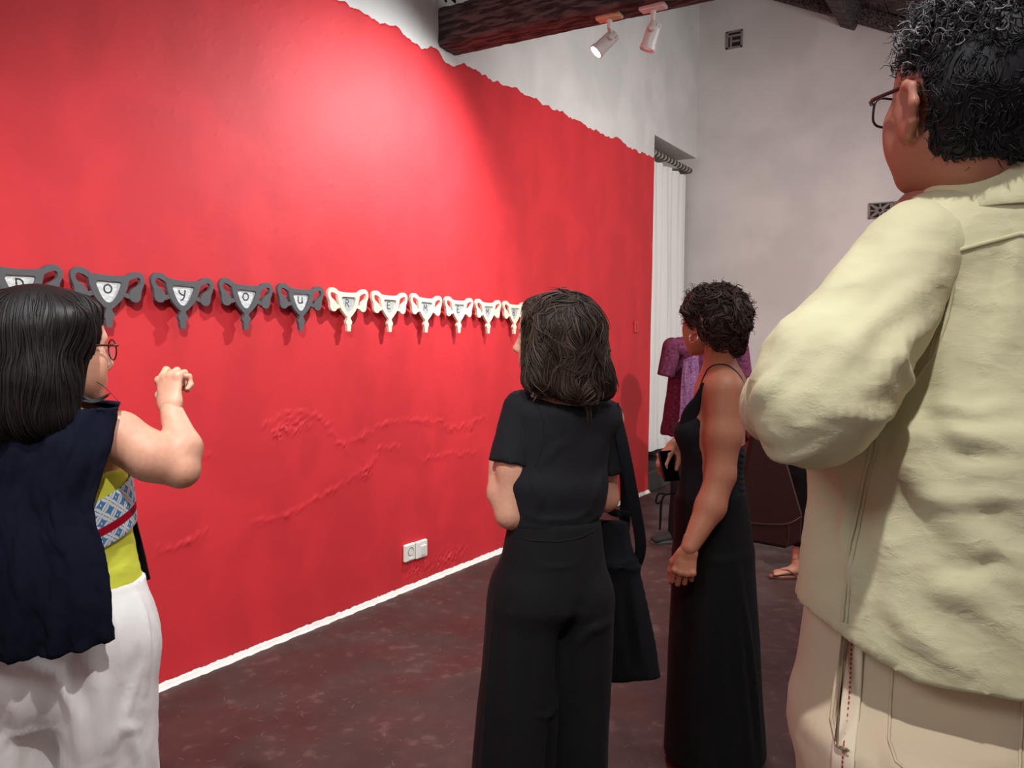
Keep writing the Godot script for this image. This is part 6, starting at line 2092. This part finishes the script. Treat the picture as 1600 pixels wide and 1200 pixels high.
func person_in_purple() -> void:
	var o := thing("person", "person in a purple batik shirt by the white curtain, head hidden behind another person", "person", Vector3(-1.955, 0, -5.777))
	var c := Vector3(0.001615, 1.729, -0.06997)
	var b := frame(-130.0)
	var side := frame(-150.0).x
	var skin := Geo.new()
	head_field(c, b, 1.0, true, 1.0).mesh(0.007, skin)
	var f := Field.new()
	f.soft = 0.04
	f.b(c + b * Vector3(0, -0.06, -0.03), Vector3(-0.00774, 1.518, -0.08498), 0.055, 0.06)
	f.b(Vector3(-0.1911, 1.445, 0.09369), Vector3(0.1416, 1.449, -0.2916), 0.05, 0.05)
	f.e(Vector3(-0.028, 1.424, -0.06579), Vector3(-0.008718, 0.7397, -0.03063), side, Vector2(0.16, 0.1), Vector2(0.15, 0.1))
	f.chain([Vector3(-0.2135, 1.436, 0.07295), Vector3(-0.2219, 1.166, -0.04497), Vector3(-0.1584, 0.9621, -0.1178)], [0.048, 0.04, 0.028])
	f.chain([Vector3(0.177, 1.44, -0.2541), Vector3(0.1957, 1.114, -0.3023), Vector3(0.09325, 1.03, -0.0199)], [0.048, 0.04, 0.028])
	f.chain([Vector3(-0.1008, 0.7385, 0.027), Vector3(-0.1157, 0.4081, 0.0591), Vector3(-0.1256, 0.05405, 0.08972)], [0.08, 0.06, 0.045])
	f.chain([Vector3(0.07939, 0.7407, -0.08576), Vector3(0.09256, 0.4106, -0.07121), Vector3(0.1067, 0.05691, -0.05562)], [0.08, 0.06, 0.045])
	f.mesh(0.014, skin)
	hand(skin, Vector3(-0.1584, 0.9621, -0.1178), Vector3(-0.04654, 0.8929, -0.1593) - Vector3(-0.1584, 0.9621, -0.1178), facing(0.0), Vector3.UP, [[25, 35, 25], [28, 35, 25], [30, 35, 25], [34, 35, 25]], [Vector3(0.8, 0.6, 0.2), Vector3(0.9, 0.3, 0.2), Vector3(1, 0.1, 0.2)])
	hand(skin, Vector3(0.09325, 1.03, -0.0199), Vector3(0.02515, 1.057, 0.09168) - Vector3(0.09325, 1.03, -0.0199), facing(180.0), Vector3.UP, [[25, 35, 25], [28, 35, 25], [30, 35, 25], [34, 35, 25]], [Vector3(0.8, 0.6, 0.2), Vector3(0.9, 0.3, 0.2), Vector3(1, 0.1, 0.2)])
	put("body", skin, M.skin_tan, o)
	face_parts(o, c, b, 1.0, 1.0, M.hair_black, M.lip)
	var h := Field.new()
	h.ball(c + b * Vector3(0, 0.045, -0.022), Vector3(0.083, 0.085, 0.1), b.x)
	h.b(c + b * Vector3(0, 0.0, -0.06), c + b * Vector3(0, -0.04, -0.055), 0.055, 0.04)
	var g := Geo.new()
	h.mesh(0.012, g, Color(0.01, 0.01, 0.01))
	put("hair", g, M.hair, o)
	var t := Field.new()
	t.soft = 0.05
	t.e(Vector3(-0.03601, 1.423, -0.06078), Vector3(-0.03086, 0.6922, -0.01352), side, Vector2(0.22, 0.13), Vector2(0.305, 0.18), 0.05, 0.4)
	t.b(Vector3(-0.1745, 1.436, 0.07211), Vector3(0.1276, 1.439, -0.2586), 0.07, 0.07)
	t.planes.append([Vector3(0, -1, 0), -Vector3(-0.1267, 0.7783, 0.1586).y])
	var folds := [[[Vector3(-0.1284, 1.285, 0.1601), Vector3(-0.1404, 1.078, 0.2054), Vector3(-0.1339, 0.8048, 0.2439)], 0.04, 0.02], [[Vector3(-0.03765, 1.356, 0.1103), Vector3(-0.08133, 1.263, 0.1558), Vector3(-0.08675, 0.9888, 0.2017)], 0.03, 0.016], [[Vector3(-0.2284, 1.072, 0.1664), Vector3(-0.2389, 0.9329, 0.1944), Vector3(-0.2373, 0.7932, 0.203)], 0.03, 0.012]]
	var shirt := put("shirt", garment(t, 0.014, folds, 0.008, Vector3(7, 5, 7), 41), M.purple, o)
	for s in [[Vector3(-0.2106, 1.436, 0.1065), Vector3(-0.2491, 1.219, 0.1219)], [Vector3(0.1774, 1.43, -0.2537), Vector3(0.2086, 1.211, -0.2817)]]:
		var sl := Field.new()
		var d: Vector3 = (s[1] - s[0]).normalized()
		sl.b(s[0], s[1] + d * 0.06, 0.07, 0.062)
		sl.planes.append([d, d.dot(s[1])])
		g = Geo.new()
		sl.mesh(0.012, g)
		put("sleeve", g, M.purple, shirt)
	g = panel([Vector3(-0.1038, 1.346, 0.1523), Vector3(-0.1054, 1.171, 0.189), Vector3(-0.09146, 0.7905, 0.2538)], [Vector3(-0.01174, 1.393, 0.09154), Vector3(0.00377, 1.173, 0.1207), Vector3(0.04016, 0.7922, 0.1714)], facing(180.0) * 0.02, 0.004, 0.02, 5, 14, 20)
	put("front_panel", g, M.purple_pale, shirt)
	var p := Field.new()
	p.soft = 0.05
	p.e(Vector3(-0.03038, 0.8809, -0.02685), Vector3(-0.02097, 0.6451, -0.01645), side, Vector2(0.17, 0.12), Vector2(0.18, 0.13))
	p.e(Vector3(-0.111, 0.6912, 0.0366), Vector3(-0.1243, 0.02104, 0.09118), side, Vector2(0.1, 0.12), Vector2(0.085, 0.09))
	p.e(Vector3(0.07326, 0.6935, -0.07867), Vector3(0.108, 0.0239, -0.05416), side, Vector2(0.1, 0.12), Vector2(0.085, 0.09))
	p.planes.append([Vector3.DOWN, -0.03])
	put("trousers", garment(p, 0.016, [], 0.006, Vector3(7, 3, 7), 42), M.black_trouser, o)
	shoe(o, Vector3(Vector3(-0.1563, 0.02064, 0.1112).x, 0, Vector3(-0.1563, 0.02064, 0.1112).z), facing(-110.0), M.dark_shoe, 0.28)
	shoe(o, Vector3(Vector3(0.09261, 0.0116, -0.1028).x, 0, Vector3(0.09261, 0.0116, -0.1028).z), facing(-150.0), M.dark_shoe, 0.28)


func person_in_black() -> void:
	var o := thing("person", "person in black with raised hands, mostly hidden behind the pale linen sleeve", "person", Vector3(-1.086, 0, -5.374))
	var c := Vector3(-0.04068, 1.568, -0.06888)
	var b := frame(-100.0)
	var side := frame(-80.0).x
	var skin := Geo.new()
	head_field(c, b, 1.0, false, 1.0).mesh(0.006, skin)
	var f := Field.new()
	f.soft = 0.04
	f.b(c + b * Vector3(0, -0.06, -0.03), Vector3(-0.01235, 1.38, -0.07362), 0.05, 0.055)
	f.b(Vector3(0.0001294, 1.304, 0.08923), Vector3(-0.03563, 1.292, -0.242), 0.05, 0.05)
	f.e(Vector3(-0.01603, 1.298, -0.06567), Vector3(-0.007074, 0.7259, -0.03176), side, Vector2(0.14, 0.09), Vector2(0.13, 0.1))
	f.chain([Vector3(0.002592, 1.296, 0.1), Vector3(-0.02875, 1.068, 0.1708), Vector3(-0.09805, 1.283, 0.1638), Vector3(-0.1301, 1.397, 0.1405)], [0.046, 0.04, 0.034, 0.027], 0.02)
	f.chain([Vector3(-0.03529, 1.284, -0.2416), Vector3(-0.08714, 1.037, -0.2158), Vector3(-0.1255, 1.377, -0.1208), Vector3(-0.134, 1.468, -0.07458)], [0.046, 0.04, 0.034, 0.027], 0.02)
	f.chain([Vector3(-0.008185, 0.7346, 0.0392), Vector3(-0.01587, 0.4112, 0.06633), Vector3(-0.05915, 0.1196, 0.1135)], [0.07, 0.05, 0.036])
	f.chain([Vector3(0.0002055, 0.7113, -0.1534), Vector3(0.01351, 0.3781, -0.1387), Vector3(0.03256, 0.0782, -0.1299)], [0.08, 0.055, 0.038])
	f.mesh(0.012, skin)
	hand(skin, Vector3(-0.1328, 1.381, 0.1433), Vector3(-0.1504, 1.481, 0.1474) - Vector3(-0.1328, 1.381, 0.1433), facing(180.0), facing(90.0), [[60, 80, 50], [62, 80, 50], [65, 80, 50], [68, 80, 50]], [Vector3(0.8, 0.5, 0.3), Vector3(0.9, 0.0, 0.5), Vector3(0.7, -0.3, 0.6)])
	hand(skin, Vector3(-0.1372, 1.46, -0.07202), Vector3(-0.1476, 1.575, -0.04983) - Vector3(-0.1372, 1.46, -0.07202), facing(180.0), facing(90.0), [[50, 80, 50], [55, 80, 50], [60, 80, 50], [65, 80, 50]], [Vector3(0.8, 0.5, 0.3), Vector3(0.9, 0.0, 0.5), Vector3(0.7, -0.3, 0.6)])
	# bare feet
	for s in [Vector3(-0.05721, 0.07112, 0.1156), Vector3(0.04163, 0.0283, -0.1322)]:
		var ft := Field.new()
		ft.soft = 0.02
		var at := Vector3(s.x, 0.0, s.z)
		var d := facing(-100.0)
		var sd := d.cross(Vector3.UP)
		ft.b(at + Vector3(0, 0.1, 0), at + Vector3(0, 0.05, 0) - d * 0.01, 0.034, 0.034)
		ft.e(at + Vector3(0, 0.05, 0) - d * 0.02, at + d * 0.13 + Vector3(0, 0.034, 0), sd, Vector2(0.03, 0.032), Vector2(0.042, 0.015), 0.04)
		for n in 5:
			var q := at + d * (0.15 - 0.008 * n) + sd * (n - 2) * 0.017 + Vector3(0, 0.032, 0)
			ft.b(q, q + d * 0.022, 0.011 - 0.001 * n, 0.009 - 0.001 * n, 0.006)
		ft.mesh(0.006, skin)
		var sg := Geo.new()
		var outline := PackedVector2Array()
		for n in 24:
			var a := TAU * n / 24
			outline.append(Vector2(0.045 * sin(a), 0.135 * cos(a) + 0.06))
		sg.extrude(outline, Transform3D(Basis(sd, d, Vector3.UP), at), 0.0, 0.02, 0.005)
		put("sandal_sole", sg, M.sandal, o)
		sg = Geo.new()
		for n in [-1.0, 1.0]:
			curve_tube(sg, [at + d * 0.13 + Vector3(0, 0.045, 0), at + d * 0.08 + sd * n * 0.03 + Vector3(0, 0.055, 0), at + d * 0.03 + sd * n * 0.044 + Vector3(0, 0.02, 0)], [0.006, 0.006, 0.006], 6, 6, 0.5)
		put("sandal_strap", sg, M.sandal, o)
	put("body", skin, M.skin_light, o)
	face_parts(o, c, b, 1.0, 1.0, M.hair_black, M.lip)
	glasses(o, c, b, 1.0, 1.0, false, M.frame_brown)
	var h := Field.new()
	h.soft = 0.04
	h.ball(c + b * Vector3(0, 0.045, -0.022), Vector3(0.085, 0.085, 0.1), b.x)
	h.b(c + b * Vector3(0, 0.0, -0.07), c + b * Vector3(0, -0.1, -0.07), 0.065, 0.05)
	var g := Geo.new()
	h.mesh(0.012, g, Color(0.01, 0.009, 0.009))
	put("hair", g, M.hair, o)
	var t := Field.new()
	t.soft = 0.05
	t.e(Vector3(-0.01685, 1.319, -0.06657), Vector3(-0.01075, 0.644, -0.02381), side, Vector2(0.16, 0.11), Vector2(0.17, 0.14), 0.05, 0.4)
	t.e(Vector3(-0.01034, 0.8076, -0.03537), Vector3(0.01348, 0.2109, -0.00906), side, Vector2(0.18, 0.17), Vector2(0.2, 0.18), 0.05, 0.1)
	t.b(Vector3(0.002592, 1.296, 0.1), Vector3(-0.02603, 1.084, 0.168), 0.055, 0.052)
	t.b(Vector3(-0.03529, 1.284, -0.2416), Vector3(-0.08782, 1.054, -0.2166), 0.055, 0.052)
	put("black_dress", garment(t, 0.014, [], 0.008, Vector3(7, 4, 7), 51), M.black_cloth, o)
